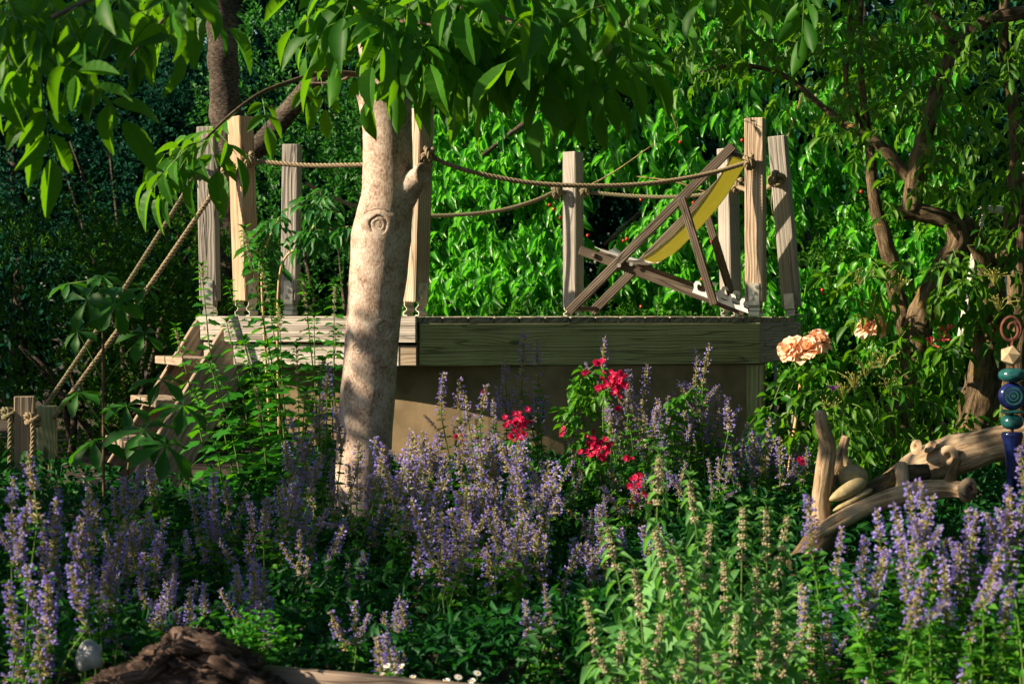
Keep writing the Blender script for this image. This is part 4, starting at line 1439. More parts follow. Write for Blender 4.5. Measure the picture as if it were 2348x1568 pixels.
eld = thing('elder_tree', at(2065, 1090, EY), 'gnarled lichen-crusted elder with twisting trunk behind the apricot roses', 'tree')
px_limb(eld, 'trunk', [(2066, 1120, 36, EY), (2064, 1030, 34, EY), (2066, 950, 33, EY), (2080, 880, 33, EY), (2096, 810, 32, EY), (2108, 740, 30, EY), (2135, 665, 29, EY), (2172, 600, 27, EY), (2196, 550, 25, EY), (2180, 510, 22, EY), (2130, 492, 21, EY), (2085, 485, 21, EY), (2058, 493, 12, EY)], n=20)
px_limb(eld, 'limb', [(2090, 486, 24, EY), (2094, 430, 21, EY), (2104, 370, 20, EY), (2124, 300, 19, EY), (2142, 230, 18, EY), (2166, 170, 18, EY), (2196, 105, 18, EY), (2240, 62, 17, EY), (2300, 38, 16, EY), (2400, 20, 15, EY)])
px_limb(eld, 'limb', [(2100, 425, 15, EY), (2066, 385, 14, EY + .02), (2030, 345, 13, EY + .03), (1985, 308, 12, EY + .05), (1935, 285, 10, EY + .1), (1880, 240, 7, EY + .2), (1800, 175, 6, EY + .3), (1700, 150, 5, EY + .3), (1600, 165, 4, EY + .3)])
px_limb(eld, 'limb', [(2090, 800, 22, EY + .1), (2062, 700, 20, EY + .15), (2044, 610, 20, EY + .2), (2026, 540, 18, EY + .2), (2008, 470, 14, EY + .2), (1998, 400, 13, EY + .2), (1994, 330, 11, EY + .2), (1982, 250, 9, EY + .2), (1972, 130, 7, EY + .2), (1975, -20, 6, EY + .2)])
px_limb(eld, 'limb', [(2196, 105, 12, EY), (2165, 60, 10, EY - .05), (2130, 10, 9, EY - .05), (2100, -60, 8, EY)])
px_limb(eld, 'limb', [(1985, 308, 7, EY + .05), (1940, 200, 6, EY), (1950, 80, 5, EY), (1945, -40, 4, EY)], n=9)
eld2 = thing('elder_tree', at(2235, 1010, EY + .3), 'thick rough elder trunk at the right beside the white ladder', 'tree')
px_limb(eld2, 'trunk', [(2232, 1040, 48, EY + .3), (2240, 960, 45, EY + .3), (2254, 880, 42, EY + .3), (2268, 800, 38, EY + .3), (2278, 720, 32, EY + .3), (2272, 640, 26, EY + .28), (2250, 570, 24, EY + .2), (2215, 520, 23, EY + .1), (2185, 505, 20, EY + .03)], n=20)
px_limb(eld2, 'limb', [(2275, 660, 20, EY + .3), (2310, 560, 18, EY + .3), (2322, 450, 16, EY + .3), (2330, 330, 15, EY + .3), (2318, 200, 14, EY + .3), (2300, 80, 12, EY + .3), (2310, -60, 10, EY + .3)])
px_limb(eld2, 'trunk', [(2330, 1020, 30, EY + .8), (2328, 860, 30, EY + .8), (2338, 700, 28, EY + .8), (2335, 560, 22, EY + .8), (2350, 400, 20, EY + .8)])


def elder_leafset(regions):
    out = []
    mbx = MB()
    for (x0, x1, y0, y1, Y0, Y1, n, L) in regions:
        for _ in range(n):
            out.extend(compound(at(random.uniform(x0, x1), random.uniform(y0, y1), random.uniform(Y0, Y1)),
                                (random.gauss(-.1, .6), random.gauss(-.25, .5), random.uniform(-.7, .25)), random.choice((1, 2, 2)), L * random.uniform(.8, 1.2), mbx))
    return np.array([q[0] for q in out]), np.array([q[1] for q in out]), np.array([q[2] for q in out]), np.array([q[3] for q in out]), mbx


A = elder_leafset([(1900, 2360, 20, 330, 8.5, 9.1, 85, .06), (2020, 2360, 330, 520, 8.7, 9.1, 30, .06), (1480, 1900, -60, 160, 9.0, 10.2, 95, .062), (1850, 2360, -80, 130, 8.8, 10.6, 150, .066), (1900, 2360, 120, 330, 9.0, 10.6, 125, .066), (1560, 1900, 60, 220, 9.3, 10.2, 40, .06),
                   (2110, 2360, 330, 520, 9.2, 10.6, 55, .066), (1900, 2080, 590, 700, 8.9, 9.3, 18, .075), (1960, 2110, 700, 800, 8.9, 9.2, 14, .07), (2120, 2230, 560, 700, 8.8, 9.1, 16, .07),
                   (1850, 2110, 850, 1060, 8.3, 8.9, 70, .078), (1800, 1920, 850, 1000, 8.6, 9.0, 22, .06), (2000, 2240, 800, 1060, 8.7, 9.5, 34, .072)])
tree_leaves(eld, LT_MED, A[:4], .42, M_ELDER, 300, clump_rnd(A[0], 1.5), 'foliage')
A[4].build('leaf_stalks', M_STEM, eld)['kind'] = 'stuff'
A = elder_leafset([(2190, 2348, 560, 760, 9.2, 9.5, 34, .085), (2260, 2360, 380, 580, 9.2, 9.6, 14, .075), (2120, 2348, 900, 1020, 9.3, 10.2, 30, .075)])
tree_leaves(eld2, LT_MED, A[:4], .42, M_ELDER, 150, clump_rnd(A[0], 1.5), 'foliage')
A[4].build('leaf_stalks', M_STEM, eld2)['kind'] = 'stuff'
# pale green unripe elder umbels
mb = MB()
for (px, py, Y) in ((1985, 850, 8.6), (1960, 880, 8.6), (2025, 830, 8.7), (2280, 640, 9.1), (2290, 700, 9.1), (1840, 115, 9.0), (2000, 100, 9.0), (2130, 350, 9.0), (1935, 900, 8.6), (1900, 940, 8.6), (2040, 890, 8.6), (2060, 660, 8.8), (1970, 640, 8.8)):
    c = at(px, py, Y)
    for k in range(24):
        e = c + Vector((random.gauss(0, .035), random.gauss(0, .03), random.gauss(.03, .012)))
        tube(mb, [c - Vector((0, 0, .03)), c.lerp(e, .5) + Vector((0, 0, .006)), e], [.0012, .001, .0008], 3, False)
        b = len(mb.v)
        s = .0035
        mb.add([e + Vector(q) * s for q in ((1, 0, 0), (-1, 0, 0), (0, 1, 0), (0, -1, 0), (0, 0, 1), (0, 0, -1))], [(0, 2, 4), (2, 1, 4), (1, 3, 4), (3, 0, 4), (2, 0, 5), (1, 2, 5), (3, 1, 5), (0, 3, 5)])
M_UMBEL = plain_mat('unripe umbel', (0.22, 0.26, 0.05), 0.6, c2=(0.34, 0.30, 0.08), nscale=50)
mb.build('unripe_umbels', M_UMBEL, eld)['kind'] = 'stuff'

# white ladder
ld = thing('ladder', at(2186, 900, 10.3), 'white ladder leaning in the leaves behind the elder trunks', 'ladder')
a, b = at(2182, 905, 10.3), at(2252, 480, 10.6)
off = Vector((.21, .10, 0))
for q in (0, 1):
    d = (b - a)
    board_between('side_rail', a + off * q, b + off * q + (d * .35 if q else Vector()), 0.075, 0.028, M_LADDER, (1, -.3, 0), ld)
for t in (0.02, .34, .66, 1.0):
    p = a + (b - a) * t
    board_between('rung', p, p + off, 0.05, 0.03, M_LADDER, (b - a), ld)

# driftwood log
lg = thing('driftwood_log', at(2010, 1200, 7.6), 'forked bleached driftwood log with knot holes behind the violet flowers at right', 'log')


def dgn(p, a): return 0.10 * mnoise.noise(p * 9) + .04 * mnoise.noise(p * 28) + .10 * mnoise.noise(Vector((math.cos(a) * 3.2, math.sin(a) * 3.2, p.x * 2.2 + p.z * 2.2))) - .10 * max(0, mnoise.noise(Vector((math.cos(a) * 6, math.sin(a) * 6, p.x * 1.5 + p.z * 1.5))) - .25)


px_limb(lg, 'log', [(2000, 1132, 18, 7.75), (2060, 1100, 32, 7.72), (2120, 1068, 42, 7.7), (2190, 1044, 46, 7.68), (2260, 1024, 40, 7.66), (2330, 1008, 38, 7.66), (2420, 990, 38, 7.66)], M_LOG, 40, 9, dgn)
px_limb(lg, 'branch', [(1868, 1225, 16, 7.45), (1920, 1196, 20, 7.42), (1985, 1162, 20, 7.4), (2050, 1140, 23, 7.38), (2120, 1125, 23, 7.36), (2185, 1122, 20, 7.34), (2212, 1124, 20, 7.3)], M_LOG, 32, 9, dgn)
px_limb(lg, 'branch', [(1886, 1235, 26, 7.5), (1882, 1160, 22, 7.48), (1890, 1090, 21, 7.46), (1897, 1020, 19, 7.45), (1888, 985, 16, 7.42), (1880, 943, 13, 7.4)], M_LOG, 32, 9, dgn)
px_limb(lg, 'branch', [(1900, 1120, 16, 7.5), (1925, 1050, 13, 7.55), (1940, 1000, 9, 7.56)], M_LOG, 12, 6, dgn)
px_limb(lg, 'branch', [(1896, 1215, 34, 7.48), (1862, 1260, 34, 7.46), (1830, 1300, 32, 7.45), (1800, 1350, 28, 7.45)], M_ELDERBARK, 16, 7)
px_limb(lg, 'branch', [(2066, 1140, 17, 7.42), (2070, 1100, 15, 7.44), (2066, 1070, 16, 7.5)], M_LOG, 12, 6, dgn)
px_limb(lg, 'branch', [(2170, 1125, 16, 7.36), (2186, 1080, 12, 7.34), (2196, 1052, 10, 7.34)], M_ELDERBARK, 12, 6)
px_limb(lg, 'rough_root', [(1980, 1140, 18, 7.6), (2030, 1115, 30, 7.55), (2080, 1090, 26, 7.52), (2130, 1080, 16, 7.52)], M_ELDERBARK, 16, 8)


def hole(px, py, Y, r, d, rim=1.0):
    R_ = r / F * Y
    d = Vector(d).normalized()
    prof = [(1.9, -.35), (1.35, .10), (1.0, .22), (.7, .12), (.5, -.3), (.42, -.9)]
    n = 16
    mb = MB()
    vs = [(math.cos(2 * math.pi * k / n) * pr * R_ * (1 + .1 * math.sin(2 * math.pi * k / n * 2)), math.sin(2 * math.pi * k / n) * pr * R_, ph * R_) for pr, ph in prof for k in range(n)]
    fs = [(i * n + k, i * n + (k + 1) % n, (i + 1) * n + (k + 1) % n, (i + 1) * n + k) for i in range(len(prof) - 1) for k in range(n)]
    fs.append(tuple((len(prof) - 1) * n + k for k in range(n)))
    mb.add(vs, fs)
    return mb.build('knot_hole', M_LOG, lg, axes_M(at(px, py, Y), d.orthogonal(), d), smooth=True)


hole(2174, 1046, 7.60, 13, (-.35, -1, -.1)); hole(2098, 1024, 7.60, 10, (-.9, -.5, .2)); hole(2131, 1022, 7.63, 10, (-.8, -.3, .7)); hole(2222, 1124, 7.27, 15, (.45, -1, -.1))
# cut end discs
mb = MB()
tube(mb, [at(2210, 1123, 7.32), at(2222, 1124, 7.262)], [21 / F * 7.3, 20 / F * 7.3], 18)
mb.build('sawn_end', M_STUMP, lg, smooth=False)

# carved stone animal head tucked in the fork of the log
sc = thing('stone_carving', at(1950, 1140, 7.5), 'carved sandstone animal head with pointed ears lying in the driftwood fork', 'sculpture')


def lump(name, c, rx, ry, rz, rot, mat, parent, sub=3, fn=None, smooth=True):
    bm = bmesh.new()
    bmesh.ops.create_icosphere(bm, subdivisions=sub, radius=1)
    for v in bm.verts:
        p = v.co.copy()
        if fn: p = fn(p)
        v.co = Vector((p.x * rx, p.y * ry, p.z * rz))
    me = bpy.data.meshes.new(name); bm.to_mesh(me); bm.free()
    me.materials.append(mat)
    if smooth:
        for f_ in me.polygons: f_.use_smooth = True
    return link(name, me, Matrix.Translation(c) @ rot, parent)


k5 = 7.5 / F
RY = lambda a: Matrix.Rotation(R(a), 4, 'Y')


def muzzle(p):
    q = p.copy()
    q.z *= 0.55 + 0.45 * (p.x + 1) / 2
    q.y *= 0.6 + 0.4 * (p.x + 1) / 2
    return q


lump('head', at(1956, 1094, 7.5), 35 * k5, 30 * k5, 30 * k5, RY(0), M_STONE, sc)
lump('upper_jaw', at(1944, 1124, 7.44), 48 * k5, 26 * k5, 22 * k5, RY(-28), M_STONE, sc, 3, muzzle)
lump('lower_jaw', at(1955, 1146, 7.44), 52 * k5, 24 * k5, 11 * k5, RY(-29), M_STONE, sc, 3, muzzle)
lump('ear', at(1944, 1062, 7.52), 11 * k5, 9 * k5, 30 * k5, RY(-22), M_STONE, sc, 3, lambda p: Vector((p.x * (1 - abs(p.z)) ** .6 if abs(p.z) < 1 else 0, p.y, p.z)))
lump('ear', at(1924, 1068, 7.58), 11 * k5, 9 * k5, 26 * k5, RY(10), M_STONE, sc, 3, lambda p: Vector((p.x * (1 - abs(p.z)) ** .6 if abs(p.z) < 1 else 0, p.y, p.z)))
mb = MB()
cs = at(1972, 1136, 7.36)
tube(mb, [cs + Vector((math.cos(t) * .0035 * t * .28, 0, math.sin(t) * .0035 * t * .28)) for t in np.linspace(.5, 10, 34)], .0012, 5)
mb.build('carved_spiral', M_STONE, sc, smooth=True)

# ceramic totem
TY = 7.25
tt = thing('ceramic_totem', at(2321, 1200, TY), 'blue and teal glazed ceramic totem with a rusty spiral on top, right edge', 'totem')
kT = TY / F
tx = at(2321, 900, TY).x


def turned(name, prof, cz_px, mat, n=28, M=None):
    """prof: (radius px, height px) pairs from top to bottom about the centre."""
    c = at(2321, cz_px, TY)
    mb = MB()
    vs = [(math.cos(2 * math.pi * k / n) * r * kT, math.sin(2 * math.pi * k / n) * r * kT, h * kT) for r, h in prof for k in range(n)]
    fs = [(i * n + k, (i + 1) * n + k, (i + 1) * n + (k + 1) % n, i * n + (k + 1) % n) for i in range(len(prof) - 1) for k in range(n)]
    fs += [tuple(range(n)), tuple((len(prof) - 1) * n + k for k in range(n - 1, -1, -1))]
    mb.add(vs, fs)
    return mb.build(name, mat, tt, Matrix.Translation(c) @ (M or Matrix.Identity(4)), smooth=True)


def ell(r, h, k=9, p=2.3): return [(max(.5, r * (abs(math.cos(t)) ** (2 / p))), h * math.copysign(abs(math.sin(t)) ** (2 / p), math.sin(t))) for t in np.linspace(math.pi / 2, -math.pi / 2, k)]


mb = MB()
tube(mb, [Vector((tx, TY, at(2321, 1240, TY).z)), Vector((tx, TY, at(2321, 775, TY).z))], .006, 8)
mb.build('rod', M_RUST, tt)
c = at(2319, 754, TY)
mb = MB()
sp_ = []
for i in range(60):
    t = i / 59
    a = -math.pi / 2 + t * 2 * math.pi * 1.75
    rr_ = (22 if t < .55 else 22 - (t - .55) / .45 * 17) * kT
    sp_.append(c + Vector((math.cos(a) * rr_, 0, math.sin(a) * rr_ * 1.22)))
tube(mb, sp_, .0062, 8)
mb.build('spiral_finial', M_RUST, tt, smooth=True)
bm = bmesh.new(); bmesh.ops.create_icosphere(bm, subdivisions=1, radius=27 * kT)
for v in bm.verts: v.co.z *= .92
me = bpy.data.meshes.new('faceted_bead'); bm.to_mesh(me); bm.free(); me.materials.append(M_OCHRE)
link('faceted_bead', me, Matrix.Translation(at(2318, 816, TY)) @ Matrix.Rotation(.4, 4, 'Z') @ Matrix.Rotation(.3, 4, 'X'), tt)
turned('flat_bead', ell(32, 17), 860, M_TEAL)
Mx = Matrix.Rotation(R(-84), 4, 'X') @ Matrix.Rotation(.2, 4, 'Y')
dsc = turned('disc_bead', [(1, 15), (5, 15), (6, 12.5), (9, 12.5), (11, 14.5), (16, 14), (17, 12), (20, 12), (22, 13), (27, 10), (32, 2), (32, -2), (27, -10), (14, -14), (1, -15)], 908, M_COBALT, 32, Matrix.Rotation(R(88), 4, 'X'))
mb = MB()
for r0, m_ in ((3, 0), (10, 0), (18.5, 0)):
    n = 28
    mb.add([(math.cos(2 * math.pi * k / n) * (r0 + d_) * kT, math.sin(2 * math.pi * k / n) * (r0 + d_) * kT, (16.0 - .1 * r0) * kT + (0 if d_ else .0003)) for d_ in (-2.2, 0, 2.2) for k in range(n)],
           [(i * n + k, i * n + (k + 1) % n, (i + 1) * n + (k + 1) % n, (i + 1) * n + k) for i in range(2) for k in range(n)])
link('glazed_rings', mb.mesh('glazed_rings', M_TEAL, True), WM[dsc], dsc)
turned('thin_disc', ell(27, 4.5), 944, M_TEAL)
turned('round_bead', ell(26, 18), 967, M_TEAL)
turned('tapered_base', [(1, 34), (22, 34), (25, 31), (25, 26), (21, 8), (16, -20), (13, -60), (12, -110), (1, -110)], 1024, M_COBALT)

# canes and rod
for (a_, b_, Y, r, m_, lb) in (((1778, 832), (1778, 1120), 10.05, .0085, M_GREYROD, 'thin grey metal rod under the right corner of the deck'), ((1836, 880), (1812, 1060), 9.0, .008, M_CANE, 'tan bamboo cane propped beside the rose stem'),
                               ((1824, 925), (1800, 1080), 9.1, .008, M_DARKCANE, 'greyish cane leaning next to the tan bamboo cane'), ((745, 820), (690, 1020), 8.85, .0075, M_DARKCANE, 'broken grey stalk leaning among the tall weeds left of the walnut trunk')):
    mb = MB()
    p, q = at(*a_, Y), at(*b_, Y)
    q = q + (q - p) * .4
    pts = [p.lerp(q, i / 14) for i in range(15)]
    tube(mb, pts, [r * (1.18 if i % 4 == 2 else 1) for i in range(15)], 8)
    tag(mb.build('cane', m_, smooth=True), lb, 'cane')

# ------------------------------------------------------------------ roses
def petal_mesh(L, W, curl, ruf, mat, seed=0):
    mb = MB()
    nu, nv = 7, 6
    vs = []
    for i in range(nv):
        t = i / (nv - 1)
        for k in range(nu):
            s = k / (nu - 1) * 2 - 1
            wd = W * (math.sin(math.pi * min(1, .12 + t * .62)) ** .8) * (1 if t < .8 else 1 - (t - .8) * 1.0)
            x = s * wd * .5
            y = L * t * (1 - .10 * s * s * t)
            z = -curl * L * t * t + .35 * W * s * s * (.3 + t * .4) + ruf * L * t * math.sin(3.1 * s + seed) * t
            vs.append((x, y, z))
    fs = [(i * nu + k, i * nu + k + 1, (i + 1) * nu + k + 1, (i + 1) * nu + k) for i in range(nv - 1) for k in range(nu - 1)]
    mb.add(vs, fs)
    return mb.mesh('petal', mat, True)


rose = thing('rose_bush', at(1900, 1060, 8.2), 'rose bush with ruffled apricot blooms in front of the right deck corner', 'rose bush')
PET = [petal_mesh(1, .95, c_, r_, M_APRICOT, s_) for c_, r_, s_ in ((.1, .10, 0), (.3, .16, 1), (.5, .2, 2), (.0, .08, 3))]


def bloom(c, r, d, n=(5, 7, 9, 8)):
    bo = link('bloom', None, Matrix.Translation(c), rose)
    mb = MB()
    tube(mb, [c - d * r * .3, c], [.006, .010], 8)
    cx = mb.build('flower_base', M_STEM, bo, smooth=True)
    d = Vector(d).normalized()
    a = d.orthogonal().normalized(); b = d.cross(a)
    for ring, m in enumerate(n):
        open_ = (12, 34, 58, 82)[ring]
        for k in range(m):
            an = 2 * math.pi * (k / m) + ring * .5 + random.uniform(-.2, .2)
            out = a * math.cos(an) + b * math.sin(an)
            th = R(open_ + random.uniform(-9, 9))
            y = (out * math.sin(th) + d * math.cos(th)).normalized()
            z = (d * math.sin(th) - out * math.cos(th)).normalized()
            x = y.cross(z)
            s = r * (.72 + .10 * ring) * random.uniform(.9, 1.1)
            o_ = c + out * r * .06 * ring - d * r * .05 * ring
            M = Matrix(((x.x * s, y.x * s, z.x * s, o_.x), (x.y * s, y.y * s, z.y * s, o_.y), (x.z * s, y.z * s, z.z * s, o_.z), (0, 0, 0, 1)))
            link('petal', random.choice(PET), M, bo)


k8 = 9.15 / F
bloom(at(1810, 800, 9.15), 30 * k8, Vector((-.75, -.6, .25)))
bloom(at(1852, 800, 9.13), 33 * k8, Vector((-.25, -.6, .75)))
bloom(at(1880, 778, 9.18), 28 * k8, Vector((.35, -.4, .85)))
bloom(at(1990, 748, 9.15), 28 * k8, Vector((-.5, -.5, .7)))
bloom(at(2014, 746, 9.17), 28 * k8, Vector((.5, -.4, .75)))


def path_px(pts): return [at(*p) for p in pts]


RS = [path_px([(1812, 818, 9.12), (1832, 850, 9.12), (1850, 900, 9.13), (1872, 970, 9.14), (1900, 1080, 9.16)]), path_px([(1856, 815, 9.12), (1880, 860, 9.13), (1905, 920, 9.14), (1925, 1000, 9.15), (1930, 1090, 9.16)]),
      path_px([(1880, 790, 9.13), (1882, 830, 9.13), (1890, 880, 9.13)]), path_px([(2000, 762, 9.14), (2004, 800, 9.14), (1985, 870, 9.15), (1960, 960, 9.16), (1940, 1090, 9.17)]),
      path_px([(1790, 880, 9.14), (1770, 930, 9.15), (1745, 985, 9.16), (1730, 1040, 9.17)])]
for r_ in RS:
    mb = MB(); tube(mb, spline(r_, 5), .0035, 6); mb.build('stem', M_STEM, rose, smooth=True)
lf, mbs = [], MB()
for r_ in RS:
    s2 = spline(r_, 4)
    for p in s2[2:]:
        for _ in range(2):
            lf.extend(compound(p, (random.gauss(-.1, .8), random.gauss(-.3, .6), random.uniform(-.4, .5)), random.choice((1, 2)), random.uniform(.040, .062), mbs))
P = np.array([q[0] for q in lf]); D = np.array([q[1] for q in lf]); N = np.array([q[2] for q in lf]); L = np.array([q[3] for q in lf])
tree_leaves(rose, LT_MED, (P, D, N, L), .6, M_ROSELEAF, 120)
mbs.build('leaf_stalks', M_STEM, rose)['kind'] = 'stuff'

# crimson cluster rose
rr_ = thing('rose_bush', at(1400, 1120, 8.3), 'rose bush with crimson flower clusters among the catmint before the shaded wall', 'rose bush')


def floret(mb, c, r):
    d = (Vector((random.gauss(-.2, .6), -1, random.gauss(.4, .5)))).normalized()
    a = d.orthogonal().normalized(); b = d.cross(a)
    for ring in range(2):
        for k in range(5 if ring == 0 else 4):
            an = 2 * math.pi * k / 5 + ring * .6 + random.random() * .3
            o_ = a * math.cos(an) + b * math.sin(an)
            s_ = d.cross(o_)
            rr2 = r * (1 if ring == 0 else .6)
            up_ = .25 if ring == 0 else .7
            mb.add([c, c + o_ * rr2 * .6 + s_ * rr2 * .45 + d * rr2 * up_ * .6, c + o_ * rr2 + d * rr2 * up_, c + o_ * rr2 * .6 - s_ * rr2 * .45 + d * rr2 * up_ * .6], [(0, 1, 2), (0, 2, 3)])


for (px, py, sx, sy, n, Y) in ((1368, 830, 16, 14, 7, 8.2), (1345, 858, 10, 8, 5, 8.2), (1408, 878, 30, 28, 46, 8.15), (1376, 892, 8, 8, 4, 8.15), (1185, 968, 28, 24, 24, 8.2), (1192, 1000, 22, 14, 9, 8.2), (1365, 1020, 34, 24, 36, 8.2), (1380, 1045, 24, 10, 8, 8.2), (1050, 1000, 8, 8, 4, 7.9), (1108, 902, 7, 8, 3, 8.0),
                               (1458, 1105, 20, 16, 14, 8.0), (1465, 1140, 22, 18, 14, 8.0), (1438, 1050, 10, 8, 5, 8.1), (1415, 935, 8, 8, 3, 8.15), (1838, 1054, 6, 6, 3, 7.9), (1290, 985, 12, 10, 4, 8.2)):
    mb = MB()
    for k in range(n):
        floret(mb, at(px + random.gauss(0, sx * .5), py + random.gauss(0, sy * .5), Y + random.uniform(-.03, .03)), random.uniform(.011, .016))
    mb.build('flower_cluster', M_RED, rr_)['kind'] = 'stuff'
RS = [path_px([(1362, 838, 8.2), (1340, 860, 8.2), (1330, 900, 8.22), (1345, 990, 8.25), (1380, 1120, 8.3)]), path_px([(1405, 885, 8.15), (1370, 905, 8.17), (1325, 920, 8.2), (1310, 1000, 8.25), (1330, 1120, 8.3)]),
      path_px([(1185, 970, 8.2), (1200, 1040, 8.25), (1230, 1130, 8.3)]), path_px([(1365, 1020, 8.2), (1375, 1080, 8.22), (1390, 1150, 8.3)]), path_px([(1458, 1105, 8.0), (1440, 1170, 8.1)]), path_px([(1600, 880, 8.3), (1560, 920, 8.3), (1530, 990, 8.3), (1510, 1080, 8.3)]),
      path_px([(1050, 1000, 7.9), (1060, 1100, 7.95)])]
lf, mbs = [], MB()
for r_ in RS:
    s2 = spline(r_, 5)
    mb = MB(); tube(mb, s2, .0028, 5); mb.build('stem', M_STEM, rr_, smooth=True)
    for p in s2[3:]:
        for _ in range(3):
            lf.extend(compound(p, (random.gauss(0, .9), random.gauss(-.3, .6), random.uniform(-.4, .5)), random.choice((1, 2)), random.uniform(.026, .042), mbs))
P = np.array([q[0] for q in lf]); D = np.array([q[1] for q in lf]); N = np.array([q[2] for q in lf]); L = np.array([q[3] for q in lf])
tree_leaves(rr_, LT_MED, (P, D, N, L), .6, M_ROSELEAF, 0)
mbs.build('leaf_stalks', M_STEM, rr_)['kind'] = 'stuff'

# ------------------------------------------------------------------ catmint
def catspike_mesh(l, r, seed, gaps=0.35, violet=0.34):
    rs = random.Random(seed)
    mb = MB()
    tube(mb, [(0, 0, -.01), (rs.uniform(-.004, .004), 0, l * .5), (0, 0, l)], [.0022, .0018, .0008], 4, False, 0)
    z = 0.0
    while z < l:
        t = z / l
        rw = r * (1 - .62 * t ** 1.3) * rs.uniform(.8, 1.1)
        n = int(24 - 10 * t)
        hw = .007 + .003 * (1 - t)
        for k in range(n):
            a = 2 * math.pi * rs.random()
            el = rs.uniform(-.25, .75)
            d = Vector((math.cos(a) * math.cos(el), math.sin(a) * math.cos(el), math.sin(el)))
            b = Vector((0, 0, z + rs.uniform(-hw, hw)))
            tip = b + d * rw * rs.uniform(.55, .9)
            u = d.orthogonal().normalized(); v = d.cross(u)
            w_ = .0019
            m = b.lerp(tip, .55)
            mb.add([b, m + u * w_, m + v * w_ * 1.0 - u * w_ * .6, m - v * w_ - u * w_ * .6, tip], [(0, 1, 2), (0, 2, 3), (0, 3, 1), (1, 4, 2), (2, 4, 3), (3, 4, 1)], 1 if rs.random() < .75 else 3)
            if rs.random() < violet:
                s = rs.uniform(.0030, .0046)
                f = tip + d * s * 1.6
                dn = (f + Vector((0, 0, -1)) * s * .7)
                mb.add([tip, tip.lerp(f, .6) + u * s * .8, f + d * s * .2 + u * s * .35, dn, f - u * s * .35 + d * s * .2, tip.lerp(f, .6) - u * s * .8, tip.lerp(f, .7) + v * s * .8],
                       [(0, 1, 2, 3), (0, 3, 4, 5), (1, 2, 6), (6, 4, 5), (0, 1, 6), (0, 6, 5)], 2)
        step = rs.uniform(.010, .016)
        if t < gaps: step *= rs.uniform(1.5, 2.3)
        z += step * (1.25 - .5 * t)
    return mb.mesh('flower_spike', [M_STEM, M_CALYX, M_VIOLET, M_PINKBUD])


SPK = [catspike_mesh(.15, .026, 1), catspike_mesh(.12, .026, 2, .15), catspike_mesh(.18, .026, 3, .5), catspike_mesh(.11, .020, 4, .1, .28), catspike_mesh(.17, .021, 5, .6, .25), catspike_mesh(.09, .017, 6, .0, .4), catspike_mesh(.14, .024, 7, .3, .5)]
SPKV = [catspike_mesh(.14, .025, 11, .2, .6), catspike_mesh(.14, .023, 12, .1, .6), catspike_mesh(.12, .021, 13, .3, .5)]


def catmint(label, base_, tips, group=None, leafL=.034, spikes=None, side=1.0, sc=1.0, nodes=.045, lean=0.0):
    b0 = Vector(base_)
    t = thing('catmint_plant', b0, label, 'catmint', group)
    PP, DD, NN, LL = [], [], [], []
    for tip in tips:
        tip = Vector(tip)
        me = random.choice(spikes or SPK)
        s0 = b0 + Vector((random.uniform(-.05, .05), random.uniform(-.05, .05), 0))
        mid = s0.lerp(tip, .5) + Vector(((tip.x - s0.x) * random.uniform(.0, .2) + random.uniform(-.02, .02), random.uniform(-.03, .03), .03))
        path = spline([s0, mid, tip], 6)
        dend = (path[-1] - path[-3]).normalized()
        dend = (dend + Vector((random.gauss(0, .17), random.gauss(0, .15), .2))).normalized()
        k = sc * random.uniform(1.05, 1.45)
        sl_ = max(v.co.z for v in me.vertices) * k
        zt_ = tip - dend * sl_
        path = spline([s0, mid.lerp((s0 + zt_) / 2, .4), zt_], 7)
        mb = MB()
        tube(mb, path, lerp_list([.0035, .0022], len(path)), 5, False)
        mb.build('stem', M_STEM, t, smooth=True)
        q = dend.to_track_quat('Z', 'Y').to_matrix().to_4x4()
        link('flower_spike', me, Matrix.Translation(zt_) @ q @ Matrix.Rotation(random.uniform(0, 6), 4, 'Z') @ Matrix.Diagonal((k, k, k, 1)), t)
        Ln = (zt_ - s0).length
        nn_ = max(3, int(Ln / nodes))
        for j in range(1, nn_ + 1):
            f = j / (nn_ + .3)
            ii = f * (len(path) - 1)
            i0 = min(len(path) - 2, int(ii))
            p = path[i0].lerp(path[i0 + 1], ii - i0)
            ax = (path[i0 + 1] - path[i0]).normalized()
            u = ax.orthogonal().normalized()
            u = (Matrix.Rotation(j * 1.57 + random.uniform(-.4, .4), 3, ax) @ u)
            for s in (1, -1):
                L = leafL * (1.1 - .55 * f) * random.uniform(.8, 1.2)
                PP.append(p + u * s * L * .25); DD.append(u * s + ax * .5 - Vector((0, 0, .25))); NN.append(ax * .8 + Vector((0, -.3, .4)) + Vector((random.gauss(0, .25), random.gauss(0, .25), 0))); LL.append(L)
                for _ in range(3):
                    PP.append(p + u * s * .006); DD.append(u * s * .6 + ax + Vector((random.gauss(0, .5), random.gauss(0, .5), 0))); NN.append(Vector((random.gauss(0, .5), -.4, 1))); LL.append(L * .5)
            # small flowering side shoots on the upper stem
            if f > .68 and random.random() < .22 * side:
                dv = (u * random.choice((1, -1)) * .7 + ax).normalized()
                k2 = sc * random.uniform(.5, .85)
                q = dv.to_track_quat('Z', 'Y').to_matrix().to_4x4()
                link('flower_spike', random.choice((spikes or SPK)), Matrix.Translation(p + dv * .02) @ q @ Matrix.Diagonal((k2, k2, k2, 1)), t)
    P = np.array([np3(p) for p in PP]); D = np.array([np3(p) for p in DD]); N = np.array([np3(p) for p in NN])
    leaves_obj('foliage', LT_MED, P, D, N, np.array(LL), np.array(LL) * .62, M_CATLEAF, t)
    return t


def base_at(px, Y):
    p = at(px, 1200, Y)
    return Vector((p.x, Y, gz(Y) - .02))


def tips_px(pts, Y): return [at(x, y, Y + random.uniform(-.08, .08)) for x, y in pts]


